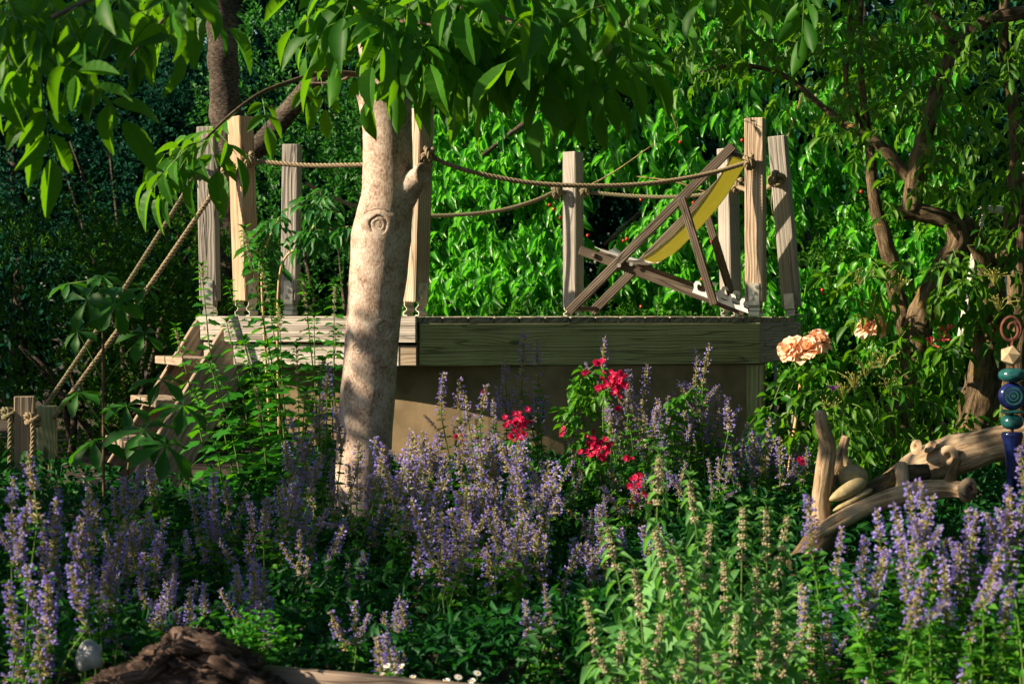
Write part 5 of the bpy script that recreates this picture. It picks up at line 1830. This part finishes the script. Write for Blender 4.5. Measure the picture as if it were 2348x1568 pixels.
for lab, bpx, Y, pts in (
        ('tallest catmint, twin spikes in front of the beam between trunk and crimson roses', 1262, 8.5, [(1203, 757), (1231, 778), (1252, 905), (1225, 900)]),
        ('catmint with a slim spike left of the tallest twin-spiked catmint', 1205, 8.45, [(1158, 824), (1141, 882), (1195, 915), (1180, 940)]),
        ('single slender catmint spike rising beside the large crimson rose cluster', 1402, 8.4, [(1388, 768), (1400, 925)]),
        ('bushy catmint with several spikes before the right end of the front beam', 1605, 8.5, [(1628, 786), (1597, 798), (1645, 880), (1590, 868), (1668, 905), (1553, 868), (1572, 905), (1700, 930), (1618, 905)]),
        ('catmint with a thick beige spike before the shaded wall right of the trunk', 1025, 7.9, [(1018, 852), (1052, 864), (1068, 905)]),
        ('catmint with a fat leaning spike against the dark wall', 1092, 7.8, [(1117, 878), (1088, 960)]),
        ('loose catmint with arching stems to the right of the crimson cluster', 1500, 8.45, [(1485, 832), (1442, 845), (1540, 895), (1462, 905), (1510, 930)]),
        ('catmint with a spike under the metal rod at the deck corner', 1752, 8.3, [(1766, 955), (1718, 990), (1790, 1000), (1740, 1020)]),
        ('catmint with tall pale spikes directly left of the walnut trunk', 745, 7.9, [(752, 828), (735, 905), (770, 930), (662, 958), (690, 1000), (650, 1010), (720, 985)]),
        ('short catmint with side spikes crossing the base of the walnut trunk', 840, 7.6, [(880, 1012), (825, 1010), (865, 1060), (885, 1130), (800, 1060), (855, 1190)])):
    catmint(lab, base_at(bpx, Y), tips_px(pts, Y), None, .036, None, .8)
for lab, bpx, Y, pts in (
        ('tall rosy catmint column at the far left in front of the newel post', 75, 5.7, [(62, 1035), (72, 1128), (128, 1140), (30, 1090), (95, 1200), (20, 1180)]),
        ('rosy catmint bush at the lower left edge', 60, 5.45, [(15, 1330), (60, 1290), (110, 1310), (160, 1290), (30, 1490), (90, 1440), (110, 1470), (12, 1540)]),
        ('catmint with dense rosy heads between the far left column and the stair foot', 215, 5.9, [(205, 1115), (225, 1150), (190, 1180), (290, 1180), (250, 1240), (160, 1215)])):
    catmint(lab, base_at(bpx, Y), tips_px(pts, Y), None, .034, SPKV + SPK[:2], .5, 1.0)
for lab, bpx, Y, pts in (
        ('lone violet catmint with long bare stem before the driftwood fork', 1930, 5.5, [(1853, 1130), (1845, 1345), (1895, 1405)]),
        ('violet catmint leaning left in front of the sawn log', 2010, 5.4, [(1932, 1205), (1985, 1225), (1925, 1330), (1960, 1320), (2035, 1255), (2010, 1160)]),
        ('violet catmint with crowded spikes below the sawn end of the log', 2120, 5.35, [(2080, 1100), (2110, 1095), (2060, 1190), (2140, 1130), (2095, 1200), (2170, 1230), (2050, 1150)]),
        ('tallest violet catmint at the right edge under the totem', 2320, 5.3, [(2335, 1020), (2318, 1110), (2342, 1150), (2290, 1160), (2260, 1170), (2300, 1240)]),
        ('violet catmint between the log end and the right edge', 2230, 5.45, [(2218, 1160), (2240, 1165), (2265, 1205), (2200, 1240), (2235, 1290), (2190, 1260)]),
        ('pale violet catmint at the lower right corner', 2240, 5.05, [(2255, 1345), (2320, 1330), (2215, 1505), (2300, 1250)]),
        ('low violet catmint at the bottom right between motherwort and corner', 2080, 5.05, [(2060, 1290), (2120, 1300), (1985, 1555), (2165, 1270)])):
    catmint(lab, base_at(bpx, Y), tips_px(pts, Y), None, .050, SPKV, .5, .85, .030)


def drift(label, group, n, xr, yr, Yf, nt, L, spikes=None, spread=70, vs=60, sc=.9):
    for _ in range(n):
        px, py = random.uniform(*xr), random.uniform(*yr)
        Y = Yf(py) + random.uniform(-.2, .2)
        catmint(label, base_at(px + random.uniform(-20, 20), Y), [at(px + random.gauss(0, spread * .6), py + abs(random.gauss(0, vs)), Y + random.uniform(-.12, .12)) for _ in range(random.randint(*nt))], group, L, spikes, .6, sc)


drift('blue-violet catmint in the shaded drift between the stairs and the trunk', 'catmint in the left shaded drift', 38, (110, 800), (985, 1370), lambda py: 7.9 - (py - 985) / 385 * 1.9, (2, 4), .052)
drift('blue catmint low in the dark bed above the edging board', 'catmint in the dark foreground', 11, (560, 1290), (1290, 1450), lambda py: 6.3 - (py - 1290) / 160 * .5, (2, 3), .042, None, 50, 40, .75)
drift('sunlit beige and violet catmint in the drift right of the trunk', 'catmint in the sunlit middle drift', 22, (915, 1290), (935, 1190), lambda py: 7.8 - (py - 935) / 300 * 1.3, (3, 5), .050, SPK, 75, 50, 1.15)
drift('small-flowered catmint below the crimson roses and the deck wall', 'catmint before the wall', 26, (1130, 1850), (885, 1075), lambda py: 8.9 - (py - 885) / 190 * .8, (4, 6), .050, None, 70, 60, .72)
drift('small shaded catmint between the motherwort and the crimson roses', 'catmint behind the motherwort', 6, (1330, 1500), (1130, 1260), lambda py: 7.0, (3, 4), .036, None, 50, 50, .8)

# ------------------------------------------------------------------ motherwort
def lobed_template():
    """A three-pointed leaf with a drooping tip."""
    out = [(0.0, 0.0), (.10, .10), (.34, .16), (.62, .34), (.42, .40), (.30, .50), (.40, .66), (.24, .70), (.16, .84), (0, 1.05)]
    V = [(0, 0, 0)]
    pts = [(x, y) for x, y in out[1:]] + [(-x, y) for x, y in out[-2:0:-1]]
    mid = [(0, .25), (0, .5), (0, .75)]
    for x, y in pts: V.append((x, y, .10 * abs(x) - .24 * y * y))
    base = len(V)
    for x, y in mid: V.append((x, y, -.24 * y * y - .02))
    T = []
    m = len(pts)
    ctr = lambda y: base + (0 if y < .38 else 1 if y < .62 else 2)
    for i in range(m - 1):
        a, b_ = 1 + i, 2 + i
        ym = (pts[i][1] + pts[i + 1][1]) / 2
        c = ctr(ym)
        T.append((a, b_, c) if pts[i][0] >= 0 and pts[i + 1][0] >= 0 else (a, b_, c))
    T += [(0, 1, base), (0, base, m)]
    half = m // 2
    for side in (0, 1):
        seq = pts
    # stitch the mid line to the rim where the centre vertex changes
    prev = None
    T2 = list(T)
    for i in range(m - 1):
        ym = (pts[i][1] + pts[i + 1][1]) / 2
        c = ctr(ym)
        if prev is not None and c != prev: T2.append((1 + i, c, prev))
        prev = c
    return np.array(V, float), np.array(T2, int)


LT_LOBE = lobed_template()
LT_LANCE = leaf_template([(0, 0), (.18, .3), (.4, .5), (.62, .34), (.8, .22), (1, 0)], .22, .35)


def whorl_mesh(r, seed):
    rs = random.Random(seed)
    mb = MB()
    for k in range(34):
        a = 2 * math.pi * rs.random()
        d = Vector((math.cos(a), math.sin(a), rs.uniform(-.6, .8))).normalized()
        c = d * r * rs.uniform(.35, 1.0) + Vector((0, 0, rs.uniform(-.35, .35) * r))
        s = rs.uniform(.0018, .0034)
        mb.add([c + Vector(q) * s for q in ((1, 0, 0), (-1, 0, 0), (0, 1, 0), (0, -1, 0), (0, 0, 1), (0, 0, -1))], [(0, 2, 4), (2, 1, 4), (1, 3, 4), (3, 0, 4), (2, 0, 5), (1, 2, 5), (3, 1, 5), (0, 3, 5)], 0 if rs.random() < .7 else 1)
    return mb.mesh('flower_whorl', [M_WHORL, M_CALYX], True)


WHR = [whorl_mesh(.012, 1), whorl_mesh(.010, 2), whorl_mesh(.013, 3)]


def lobe_variants(mat):
    out = []
    for q in range(4):
        v = LT_LOBE[0].copy()
        v[:, 2] += -.12 * q * .25 * v[:, 1] ** 2 + .03 * np.sin(6 * v[:, 0] + q)
        v[:, 0] *= .75 + .12 * q
        out.append(np_mesh('leaf', v, LT_LOBE[1], mat))
    return out


M_MOTHER2 = leaf_mat('greener motherwort leaf', (0.014, 0.130, 0.008), (0.050, 0.260, 0.022), (0.13, 0.46, 0.005), 0.4, 0.5, 0.3)  # deeper, more saturated green than the other motherwort leaf
LOB_A, LOB_B = lobe_variants(M_MOTHER), lobe_variants(M_MOTHER2)
LAN_A = [np_mesh('leaf', LT_LANCE[0] * np.array([w_, 1, 1]), LT_LANCE[1], M_MOTHER) for w_ in (.34, .42)]
LAN_B = [np_mesh('leaf', LT_LANCE[0] * np.array([w_, 1, 1]), LT_LANCE[1], M_MOTHER2) for w_ in (.30, .38)]


def put_leaf(me, p, d, n, s, parent, name='leaf'):
    d = Vector(d).normalized(); n = Vector(n)
    n = (n - d * n.dot(d)).normalized(); x = d.cross(n)
    link(name, me, Matrix(((x.x * s, d.x * s, n.x * s, p.x), (x.y * s, d.y * s, n.y * s, p.y), (x.z * s, d.z * s, n.z * s, p.z), (0, 0, 0, 1))), parent)


def motherwort(label, base_, tip, group, L=.07, sets=(LOB_A, LAN_A), spacing=.034, whorls=True, droop=.7, wk=1.0, lance=.17):
    b0, tip = Vector(base_), Vector(tip)
    t = thing('motherwort_plant', b0, label, 'motherwort', group)
    mid = b0.lerp(tip, .55) + Vector((random.uniform(-.05, .05), random.uniform(-.04, .04), 0))
    path = spline([b0, mid, tip], 10)
    mb = MB()
    tube(mb, path, lerp_list([.0048, .0018], len(path)), 6, False)
    mb.build('stem', M_STEM, t, smooth=True)
    Ln = (tip - b0).length
    j, s = 0, 0.012
    wtop = random.uniform(.13, .27)
    droop = droop * random.uniform(.75, 1.3)
    while s < Ln * .8:
        f = 1 - s / Ln
        ii = f * (len(path) - 1)
        i0 = min(len(path) - 2, int(ii))
        p = path[i0].lerp(path[i0 + 1], ii - i0)
        ax = (path[i0 + 1] - path[i0]).normalized()
        u = Matrix.Rotation(j * 1.57 + random.uniform(-.35, .35), 3, ax) @ ax.orthogonal().normalized()
        grow = min(1, .30 + 1.5 * (1 - f))
        for sg in (1, -1):
            up_ = .9 - 1.9 * droop * min(1, s / .25)
            me = random.choice(sets[1] if s < lance else sets[0])
            put_leaf(me, p + u * sg * .006, u * sg + ax * up_ * .6 - Vector((0, 0, .25 * droop)), ax + Vector((0, -.25, .2)) + Vector((random.gauss(0, .25), random.gauss(0, .25), 0)), L * grow * random.uniform(.8, 1.15), t)
        if whorls and s > .015 and s < wtop:
            k = wk * (.65 + .5 * min(1, s / .15))
            link('flower_whorl', random.choice(WHR), Matrix.Translation(p) @ Matrix.Diagonal((k, k, k, 1)), t)
        s += spacing * (.45 + .75 * min(1, s / .3)) * random.uniform(.75, 1.25)
        j += 1
    for k in range(6):
        a = k * 1.05
        put_leaf(random.choice(sets[1]), tip, Vector((math.cos(a) * .6, math.sin(a) * .6, 1)), Vector((-math.cos(a), -math.sin(a), .6)), L * random.uniform(.30, .5), t)
    return t


for (tx_, ty_, bx_, Y) in ((1512, 1042, 1520, 5.9), (1582, 1098, 1590, 5.85), (1632, 1192, 1625, 5.75), (1704, 1158, 1700, 5.8), (1757, 1160, 1750, 5.85), (1808, 1178, 1800, 5.8), (1500, 1210, 1510, 5.7), (1392, 1205, 1420, 5.75),
                           (1342, 1368, 1380, 5.6), (1455, 1300, 1470, 5.55), (1552, 1270, 1560, 5.6), (1660, 1280, 1655, 5.6), (1735, 1290, 1735, 5.65), (1838, 1330, 1820, 5.6), (1430, 1440, 1440, 5.35), (1520, 1400, 1525, 5.4), (1600, 1390, 1605, 5.4),
                           (1690, 1400, 1690, 5.4), (1785, 1390, 1780, 5.45), (1375, 1500, 1390, 5.35), (1480, 1500, 1490, 5.3), (1640, 1490, 1640, 5.3), (1745, 1480, 1745, 5.3), (1820, 1460, 1815, 5.4), (1570, 1500, 1570, 5.25), (1860, 1420, 1850, 5.5)):
    motherwort('pale silvery green motherwort stem in the dense sunlit stand at lower right', base_at(bx_, Y), at(tx_, ty_, Y), 'motherwort in the lower right stand', .084, (LOB_A, LAN_A), .036, True, 1.0, 1.15, .27)
for lab, (tx_, ty_, bx_, Y) in (('motherwort topping the others in front of the tan stair post', (560, 528, 705, 8.95)), ('motherwort leaning across the pale fascia toward the stair head', (462, 612, 560, 8.9)), ('motherwort between the tan post and the walnut trunk', (695, 640, 745, 9.0)),
                                 ('motherwort standing closest to the left edge of the trunk', (768, 652, 792, 8.95)), ('short motherwort over the stair stringer', (402, 752, 505, 8.8))):
    motherwort(lab, base_at(bx_, Y), at(tx_, ty_, Y), 'motherwort left of the trunk', .088, (LOB_B, LAN_B), .040, True, .35, .85)
for (tx_, ty_, bx_, Y) in ((525, 655, 640, 8.9), (600, 605, 660, 9.05), (640, 700, 690, 8.8), (720, 730, 735, 8.75), (480, 830, 570, 8.7), (560, 780, 610, 8.7), (610, 800, 650, 8.65), (680, 800, 690, 8.65), (740, 830, 750, 8.6), (770, 760, 775, 8.8), (520, 740, 600, 8.8), (445, 900, 520, 8.6), (585, 880, 620, 8.55), (700, 900, 705, 8.5)):
    motherwort('leafy green motherwort stem in the sunlit group before the pale fascia', base_at(bx_, Y), at(tx_, ty_, Y), 'motherwort left of the trunk', .086, (LOB_B, LAN_B), .042, random.random() < .6, .35, .8)

# ------------------------------------------------------------------ horse chestnut saplings at the left
LT_OBOV = leaf_template([(0, 0), (.2, .12), (.45, .30), (.68, .5), (.85, .36), (1, 0)], .12, .3)
OBV = [np_mesh('leaf', LT_OBOV[0] * np.array([w_, 1, 1]), LT_OBOV[1], M_CHESTNUT) for w_ in (.42, .48, .38)]


def palmate(parent, c, axis, L, n=7, stalk=None):
    axis = Vector(axis).normalized()
    a = axis.orthogonal().normalized(); b = axis.cross(a)
    for k in range(n):
        an = (k / n) * 2 * math.pi * .92 + .2
        o_ = a * math.cos(an) + b * math.sin(an)
        put_leaf(random.choice(OBV), c, o_ - axis * random.uniform(.05, .4), axis, L * random.uniform(.75, 1.1), parent)
    if stalk is not None:
        mb = MB(); tube(mb, [stalk, stalk.lerp(c, .5) + Vector((0, 0, .01)), c], .0022, 5, False); mb.build('leaf_stalk', M_STEM, parent, smooth=True)


sap = thing('chestnut_sapling', base_at(238, 8.3), 'slim horse chestnut sapling with fanned leaves, left of the stair ropes', 'sapling')
mb = MB(); tube(mb, spline([base_at(238, 8.3), at(237, 900, 8.3), at(236, 720, 8.3), at(237, 655, 8.3)], 6), [.006] * 13 + [.005] * 6, 7); mb.build('stem', M_BROWNSTEM, sap, smooth=True)
s_ = at(237, 650, 8.3)
for (px, py, Y, ax, L, n) in ((236, 632, 8.3, (0, -.5, 1), .10, 7), (200, 688, 8.15, (-.2, -.8, .6), .14, 6), (280, 686, 8.15, (.3, -.7, .7), .14, 6), (335, 660, 8.4, (.2, -.5, 1), .11, 5), (262, 700, 8.0, (.1, -.9, .4), .12, 6), (160, 650, 8.5, (-.2, -.3, 1), .11, 5)):
    palmate(sap, at(px, py, Y), ax, L, n, s_ if py < 700 else at(237, 720, 8.3))
palmate(sap, at(330, 765, 8.25), (.1, -.6, .8), .125, 5, at(238, 880, 8.3)); palmate(sap, at(178, 760, 8.3), (-.2, -.5, .8), .10, 5, at(238, 880, 8.3))
sap2 = thing('chestnut_sapling', base_at(290, 8.0), 'broad-leaved horse chestnut seedling with browned leaf edges at the stair foot', 'sapling')
mb = MB(); tube(mb, spline([base_at(290, 8.0), at(288, 1150, 8.0), at(296, 1060, 8.0)], 6), .006, 7); mb.build('stem', M_BROWNSTEM, sap2, smooth=True)
for (px, py, Y, ax, L, n) in ((330, 985, 7.9, (.1, -.5, 1), .16, 7), (215, 1010, 7.9, (-.2, -.35, 1), .15, 6), (420, 930, 8.1, (.3, -.4, 1), .15, 6), (380, 1020, 7.8, (.3, -.5, .8), .15, 6), (290, 930, 8.1, (0, -.4, 1), .13, 6), (180, 900, 8.1, (-.2, -.3, 1), .12, 5), (370, 870, 8.3, (.2, -.5, 1), .13, 5)):
    palmate(sap2, at(px, py, Y), ax, L, n, at(296, 1060, 8.0))
# leafy seedling between the posts
sd_ = thing('elder_seedling', base_at(620, 9.2), 'young leafy elder seedling between the tan post and the trunk', 'sapling')
lf, mbs = [], MB()
for r_ in (path_px([(620, 1000, 9.2), (600, 640, 9.2), (612, 560, 9.2), (640, 500, 9.2)]), path_px([(640, 1000, 9.2), (640, 640, 9.15), (690, 560, 9.1), (730, 500, 9.1), (735, 440, 9.1)]), path_px([(690, 560, 9.1), (740, 530, 9.1), (800, 520, 9.05)])):
    s2 = spline(r_, 7)
    mb = MB(); tube(mb, s2, lerp_list([.007, .0035], len(s2)), 6); mb.build('stem', M_CANE, sd_, smooth=True)
    for p in s2[-13:]:
        for _ in range(2):
            lf.extend(compound(p, (random.gauss(.1, .8), random.gauss(-.3, .5), random.uniform(-.5, .3)), random.choice((1, 1, 2)), random.uniform(.05, .075), mbs))
P = np.array([q[0] for q in lf]); D = np.array([q[1] for q in lf]); N = np.array([q[2] for q in lf]); L = np.array([q[3] for q in lf])
tree_leaves(sd_, LT_MED, (P, D, N, L), .45, M_SHRUB, 120)
mbs.build('leaf_stalks', M_STEM, sd_)['kind'] = 'stuff'

# weeds rooted in the gaps of the deck
for i, (px, py, Y, h, lb) in enumerate(((1178, 688, 10.6, 66, 'small spiky weed on the deck planks right of the trunk post'), (1418, 695, 10.4, 46, 'tiny weed growing between the deck planks under the chair'), (1508, 640, 11.0, 110, 'thin flowering weed on the deck behind the chair frame'))):
    foot = Vector((at(px, 727, Y).x, Y, DECK_Z))
    t = thing('weed', foot, lb, 'weed')
    tip = foot + Vector((.005, 0, h / F * Y * .6))
    mb = MB(); tube(mb, [foot, foot.lerp(tip, .5) + Vector((.004, 0, 0)), tip], .0022, 5); mb.build('stem', M_STEM, t)
    n = 30
    f = rng.random(n)
    P = np3(foot) + (np3(tip) - np3(foot)) * f[:, None]
    D = rvec(n) * np.array([1, 1, .2]) + np.array([0, 0, .5])
    leaves_obj('leaves', LT_LANCE, P, D, rvec(n) * .3 + np.array([0, -.3, 1]), .035 * (1.2 - f), .009 * np.ones(n), M_MOTHER2, t)

# purple clematis and coral honeysuckle by the roses
cm = thing('clematis', at(1915, 1050, 8.15), 'clematis with one small purple flower below the apricot roses', 'clematis')
mb = MB(); tube(mb, spline([at(1925, 1080, 8.2), at(1950, 990, 8.12), at(1925, 930, 8.05), at(1908, 905, 8.0)], 6), .0025, 5); mb.build('vine', M_STEM, cm, smooth=True)
c = at(1908, 898, 8.0)
for k in range(5):
    a = k * 1.256
    put_leaf(np_mesh('petal', LT_MED[0] * np.array([.55, 1, 1]), LT_MED[1], M_PURPLE), c, Vector((math.cos(a) * .7, math.sin(a) * .7, .9)), Vector((-math.cos(a), -math.sin(a), .6)), .036, cm, 'petal')
lf, mbs = [], MB()
for p in spline([at(1925, 1080, 8.2), at(1950, 990, 8.12), at(1925, 930, 8.05)], 5): lf.extend(compound(p, (random.gauss(0, .8), -.5, random.uniform(-.3, .4)), 1, .045, mbs))
P = np.array([q[0] for q in lf]); D = np.array([q[1] for q in lf]); N = np.array([q[2] for q in lf]); L = np.array([q[3] for q in lf])
tree_leaves(cm, LT_MED, (P, D, N, L), .5, M_ELDER, 60)
mbs.build('leaf_stalks', M_STEM, cm)['kind'] = 'stuff'
hs = thing('honeysuckle', at(2150, 1050, 9.0), 'honeysuckle with coral red flowers between the elder trunk and the ladder', 'honeysuckle')
mb = MB(); tube(mb, spline([at(2150, 1080, 9.0), at(2130, 950, 8.9), at(2150, 860, 8.8), at(2165, 800, 8.75)], 6), .004, 6); mb.build('vine', M_BROWNSTEM, hs, smooth=True)
for (px, py) in ((2172, 760), (2135, 790), (2160, 778)):
    mb = MB()
    c = at(px, py, 8.75)
    for k in range(9):
        d = Vector((random.gauss(0, .6), random.gauss(-.2, .4), random.uniform(-.2, 1))).normalized()
        tube(mb, [c, c + d * .02, c + d * .036], [.0022, .0026, .0052], 5, False)
    mb.build('flower_cluster', M_CORAL, hs, smooth=True)
lf, mbs = [], MB()
for p in spline([at(2130, 950, 8.9), at(2150, 860, 8.8), at(2165, 800, 8.75)], 8):
    for _ in range(3): lf.extend(compound(p, (random.gauss(0, .8), -.5, random.uniform(-.3, .4)), 1, .055, mbs))
P = np.array([q[0] for q in lf]); D = np.array([q[1] for q in lf]); N = np.array([q[2] for q in lf]); L = np.array([q[3] for q in lf])
tree_leaves(hs, LT_MED, (P, D, N, L), .5, M_ELDER, 100)
mbs.build('leaf_stalks', M_STEM, hs)['kind'] = 'stuff'

# ------------------------------------------------------------------ foreground: rotten root, pebble, bed edging, daisies, herb
RYc = 5.62
kR = RYc / F


def ridged(p, s, sd):
    q = p * s + Vector((sd, sd, sd))
    return mnoise.ridged_multi_fractal(q, 1.0, 2.1, 5, 1.0, 2.0)


rt = thing('root_stump', at(420, 1560, RYc), 'dark weathered tangled root stump at the bottom left', 'stump')
for (px, py, rx, ry, rz, sd) in ((450, 1545, 150, 110, 92, 1.0), (330, 1560, 120, 100, 52, 4.0), (540, 1570, 110, 90, 46, 7.0), (440, 1470, 72, 60, 44, 9.0)):
    bm = bmesh.new(); bmesh.ops.create_icosphere(bm, subdivisions=6, radius=1)
    for v in bm.verts:
        p = v.co.copy()
        q = Vector((p.x * 1.0, p.y, p.z * 2.0))
        wq = q + Vector((mnoise.noise(q * 2), mnoise.noise(q * 2 + Vector((9, 0, 0))), mnoise.noise(q * 2 + Vector((0, 9, 0))))) * .5
        h = .34 * (ridged(Vector((wq.x * .55, wq.y * .8, wq.z)), 2.1, sd) - 1.0) + .06 * mnoise.noise(q * 11)
        p = p * (1 + h * .8)
        v.co = Vector((p.x * rx * kR, p.y * ry * kR, p.z * rz * kR))
    me = bpy.data.meshes.new('root_lobe'); bm.to_mesh(me); bm.free(); me.materials.append(M_STUMP)
    for f_ in me.polygons: f_.use_smooth = True
    link('root_lobe', me, Matrix.Translation(at(px, py + 16, RYc)), rt)
for (px, py, a0, ln, r0) in ((300, 1540, .35, 50, 20), (360, 1505, .75, 46, 24), (430, 1462, .25, 40, 22), (480, 1450, -.35, 40, 24), (520, 1500, -.6, 55, 22), (585, 1545, -.35, 50, 18), (400, 1545, .15, 60, 22), (480, 1550, -.2, 60, 24), (250, 1560, .2, 45, 18)):
    Yk = RYc - .11
    pts_ = [(px + math.cos(a0) * q * ln + random.gauss(0, 7), py + 22 - math.sin(a0) * q * ln * .8 + random.gauss(0, 6), r0 * (1 - abs(q) * .24) * random.uniform(.8, 1.2), Yk + .035 * q * q) for q in (-2, -1.2, -.4, .4, 1.2, 2)]
    px_limb(rt, 'root', pts_, M_ROOT, 26, 7, lambda p, a: .30 * mnoise.noise(p * 26) + .28 * mnoise.noise(Vector((math.cos(a) * 4, math.sin(a) * 4, p.x * 5 + p.z * 5))) + .12 * mnoise.noise(p * 80))
pb = lump('white_pebble', at(206, 1504, 5.45), 29 * kR, 24 * kR, 31 * kR, RY(15), M_WHITESTONE, None, 3, lambda p: p * (1 + .38 * mnoise.noise(p * 1.1 + Vector((3, 1, 7))) + .10 * mnoise.noise(p * 3.1)))
tag(pb, 'smooth white stone resting on the left end of the rotten root', 'stone')
ea, eb = at(540, 1524, 5.75), at(1330, 1596, 5.42)
tag(board_between('edging_board', ea + Vector((0, 0, -.06)), eb + Vector((0, 0, -.06)), .045, .13, M_EDGEWOOD), 'brown timber board edging the bed at the bottom', 'board')
for i, (px, py, lb) in enumerate(((910, 1538, 'daisies peeping over the middle of the edging board'), (1062, 1553, 'daisies at the right end of the edging board'))):
    c0 = at(px, py, 5.72)
    t = thing('daisy_plant', Vector((c0.x, c0.y, gz(5.7))), 'white ' + lb, 'daisies')
    for k in range(5):
        c = c0 + Vector((random.uniform(-.05, .05), random.uniform(-.03, .03), random.uniform(-.018, .012)))
        mb = MB()
        tube(mb, [Vector((c.x, c.y, gz(5.7))), c], .0012, 4, False, 0)
        nrm = Vector((random.gauss(0, .3), -.5, .8)).normalized(); a = nrm.orthogonal().normalized(); b = nrm.cross(a)
        for q in range(12):
            an = q * .5236
            o_ = a * math.cos(an) + b * math.sin(an); s2 = nrm.cross(o_)
            mb.add([c + o_ * .003, c + o_ * .008 + s2 * .002, c + o_ * .0125, c + o_ * .008 - s2 * .002], [(0, 1, 2, 3)], 1)
        mb.add([c + nrm * .002] + [c + (a * math.cos(q) + b * math.sin(q)) * .004 for q in np.linspace(0, 6.283, 9)[:-1]], [(0, 1 + q, 1 + (q + 1) % 8) for q in range(8)], 2)
        mb.build('flower', [M_STEM, M_WHITEPETAL, M_YELLOW], t)
hb = thing('herb_plant', base_at(590, 5.75), 'bright yellow-green bushy herb right of the rotten root', 'herb')
n = 420
c = np3(at(575, 1470, 5.72))
P = c + rng.normal(size=(n, 3)) * np.array([.055, .05, .035])
D = unit(rvec(n) * np.array([1, 1, .3]) + np.array([0, 0, .35]))
leaves_obj('foliage', LT_MED, P, D, rvec(n) * .3 + np.array([0, -.3, 1]), rng.uniform(.018, .034, n), rng.uniform(.010, .018, n), M_MOTHER2, hb)
mb = MB()
for k in range(9): tube(mb, [base_at(590, 5.75), at(560 + k * 7, 1480, 5.72 + random.uniform(-.04, .04))], .002, 4, False)
mb.build('stems', M_STEM, hb)

# ------------------------------------------------------------------ low growth that fills the beds
n = 52000
Y = rng.uniform(5.15, 9.8, n)
X = rng.uniform(-1, 1, n) * (Y * 1174 / F * 1.25 + .1)
hx = np.array([0.20 + 0.14 * mnoise.noise(Vector((x * 1.7, y * 1.7, 3))) for x, y in zip(X, Y)])
g = np.array([gz(y) for y in Y])
lim = np.where(Y < 5.9, .20, 1.0)
z = g + hx * np.minimum(1, lim * 1.6) * rng.random(n) ** .6
keep = ~((X > -1.15) & (X < 1.3) & (Y > 9.9)) & ~((X < -1.2) & (X > -2.2) & (Y > 9.2)) & ~((np.abs(X - (at(420, 1500, 5.6).x)) < .30) & (Y < 5.85) & (z > .05)) & (((X - at(838, 1300, WY).x) ** 2 + (Y - WY) ** 2) > .02) & ~((Y < 5.62) & (X > -.75) & (X < .10))
keep &= ~((X > .38) & (X < 1.25) & (Y < 6.3) & (rng.random(n) < .75))
P = np.stack([X, Y, z], 1)[keep]
n = len(P)
D = unit(rvec(n) * np.array([1, 1, .7]) + np.array([0, -.15, .25]))
Nn = rvec(n) * .8 + np.array([-.2, -.45, .7])
Ls = rng.uniform(.028, .062, n)
leaves_obj('ground_cover', LT_MED, P, D, Nn, Ls, Ls * .42, M_COVER, None, clump_rnd(P, 2.2, .5))
mb = MB()
for k in range(170):
    px, Yg = random.uniform(1880, 2120), random.uniform(5.15, 5.7)
    b = base_at(px, Yg)
    d = Vector((random.gauss(0, .5), random.gauss(-.1, .4), 1)).normalized()
    L = random.uniform(.12, .30)
    side_ = d.cross(Vector((0, 1, 0))).normalized() * .0028
    q1, q2 = b + d * L * .6, b + d * L + Vector((d.x * .08, d.y * .05, -.05))
    mb.add([b - side_, b + side_, q1 + side_ * .8, q1 - side_ * .8, q2], [(0, 1, 2, 3), (3, 2, 4)])
mb.build('grass', M_COVER)['kind'] = 'stuff'

# ------------------------------------------------------------------ labels of the repeats: row by depth, order from the left
ORD = ['first', 'second', 'third', 'fourth', 'fifth', 'sixth', 'seventh', 'eighth', 'ninth', 'tenth', 'eleventh', 'twelfth', 'thirteenth', 'fourteenth', 'fifteenth']
GROUPS = {'motherwort in the lower right stand': ('pale silvery motherwort', 'sunlit lower right stand', 3), 'motherwort left of the trunk': ('leafy green motherwort', 'before the pale fascia', 2),
          'catmint in the left shaded drift': ('blue-violet shaded catmint', 'between stairs and trunk', 4), 'catmint in the dark foreground': ('low blue catmint', 'above the edging board', 2),
          'catmint in the sunlit middle drift': ('sunlit beige-violet catmint', 'right of the trunk', 3), 'catmint before the wall': ('small-flowered catmint', 'before the deck wall', 2),
          'catmint behind the motherwort': ('small shaded catmint', 'behind the motherwort', 1)}
for gname, (what, where, nrow) in GROUPS.items():
    mem = [o for o in scene.objects if o.parent is None and o.get('group') == gname and (gname != 'motherwort left of the trunk' or 'sunlit group' in o['label'])]
    mem.sort(key=lambda o: WM[o].translation.y)
    k = math.ceil(len(mem) / nrow)
    for r_i in range(nrow):
        row = sorted(mem[r_i * k:(r_i + 1) * k], key=lambda o: WM[o].translation.x / WM[o].translation.y)
        rn = {1: ['only row'], 2: ['front row', 'back row'], 3: ['front row', 'middle row', 'back row'], 4: ['front row', 'second row', 'third row', 'back row']}[nrow][r_i]
        for q, o in enumerate(row):
            o['label'] = f"{what}, {ORD[q]} from the left, {rn}, {where}"
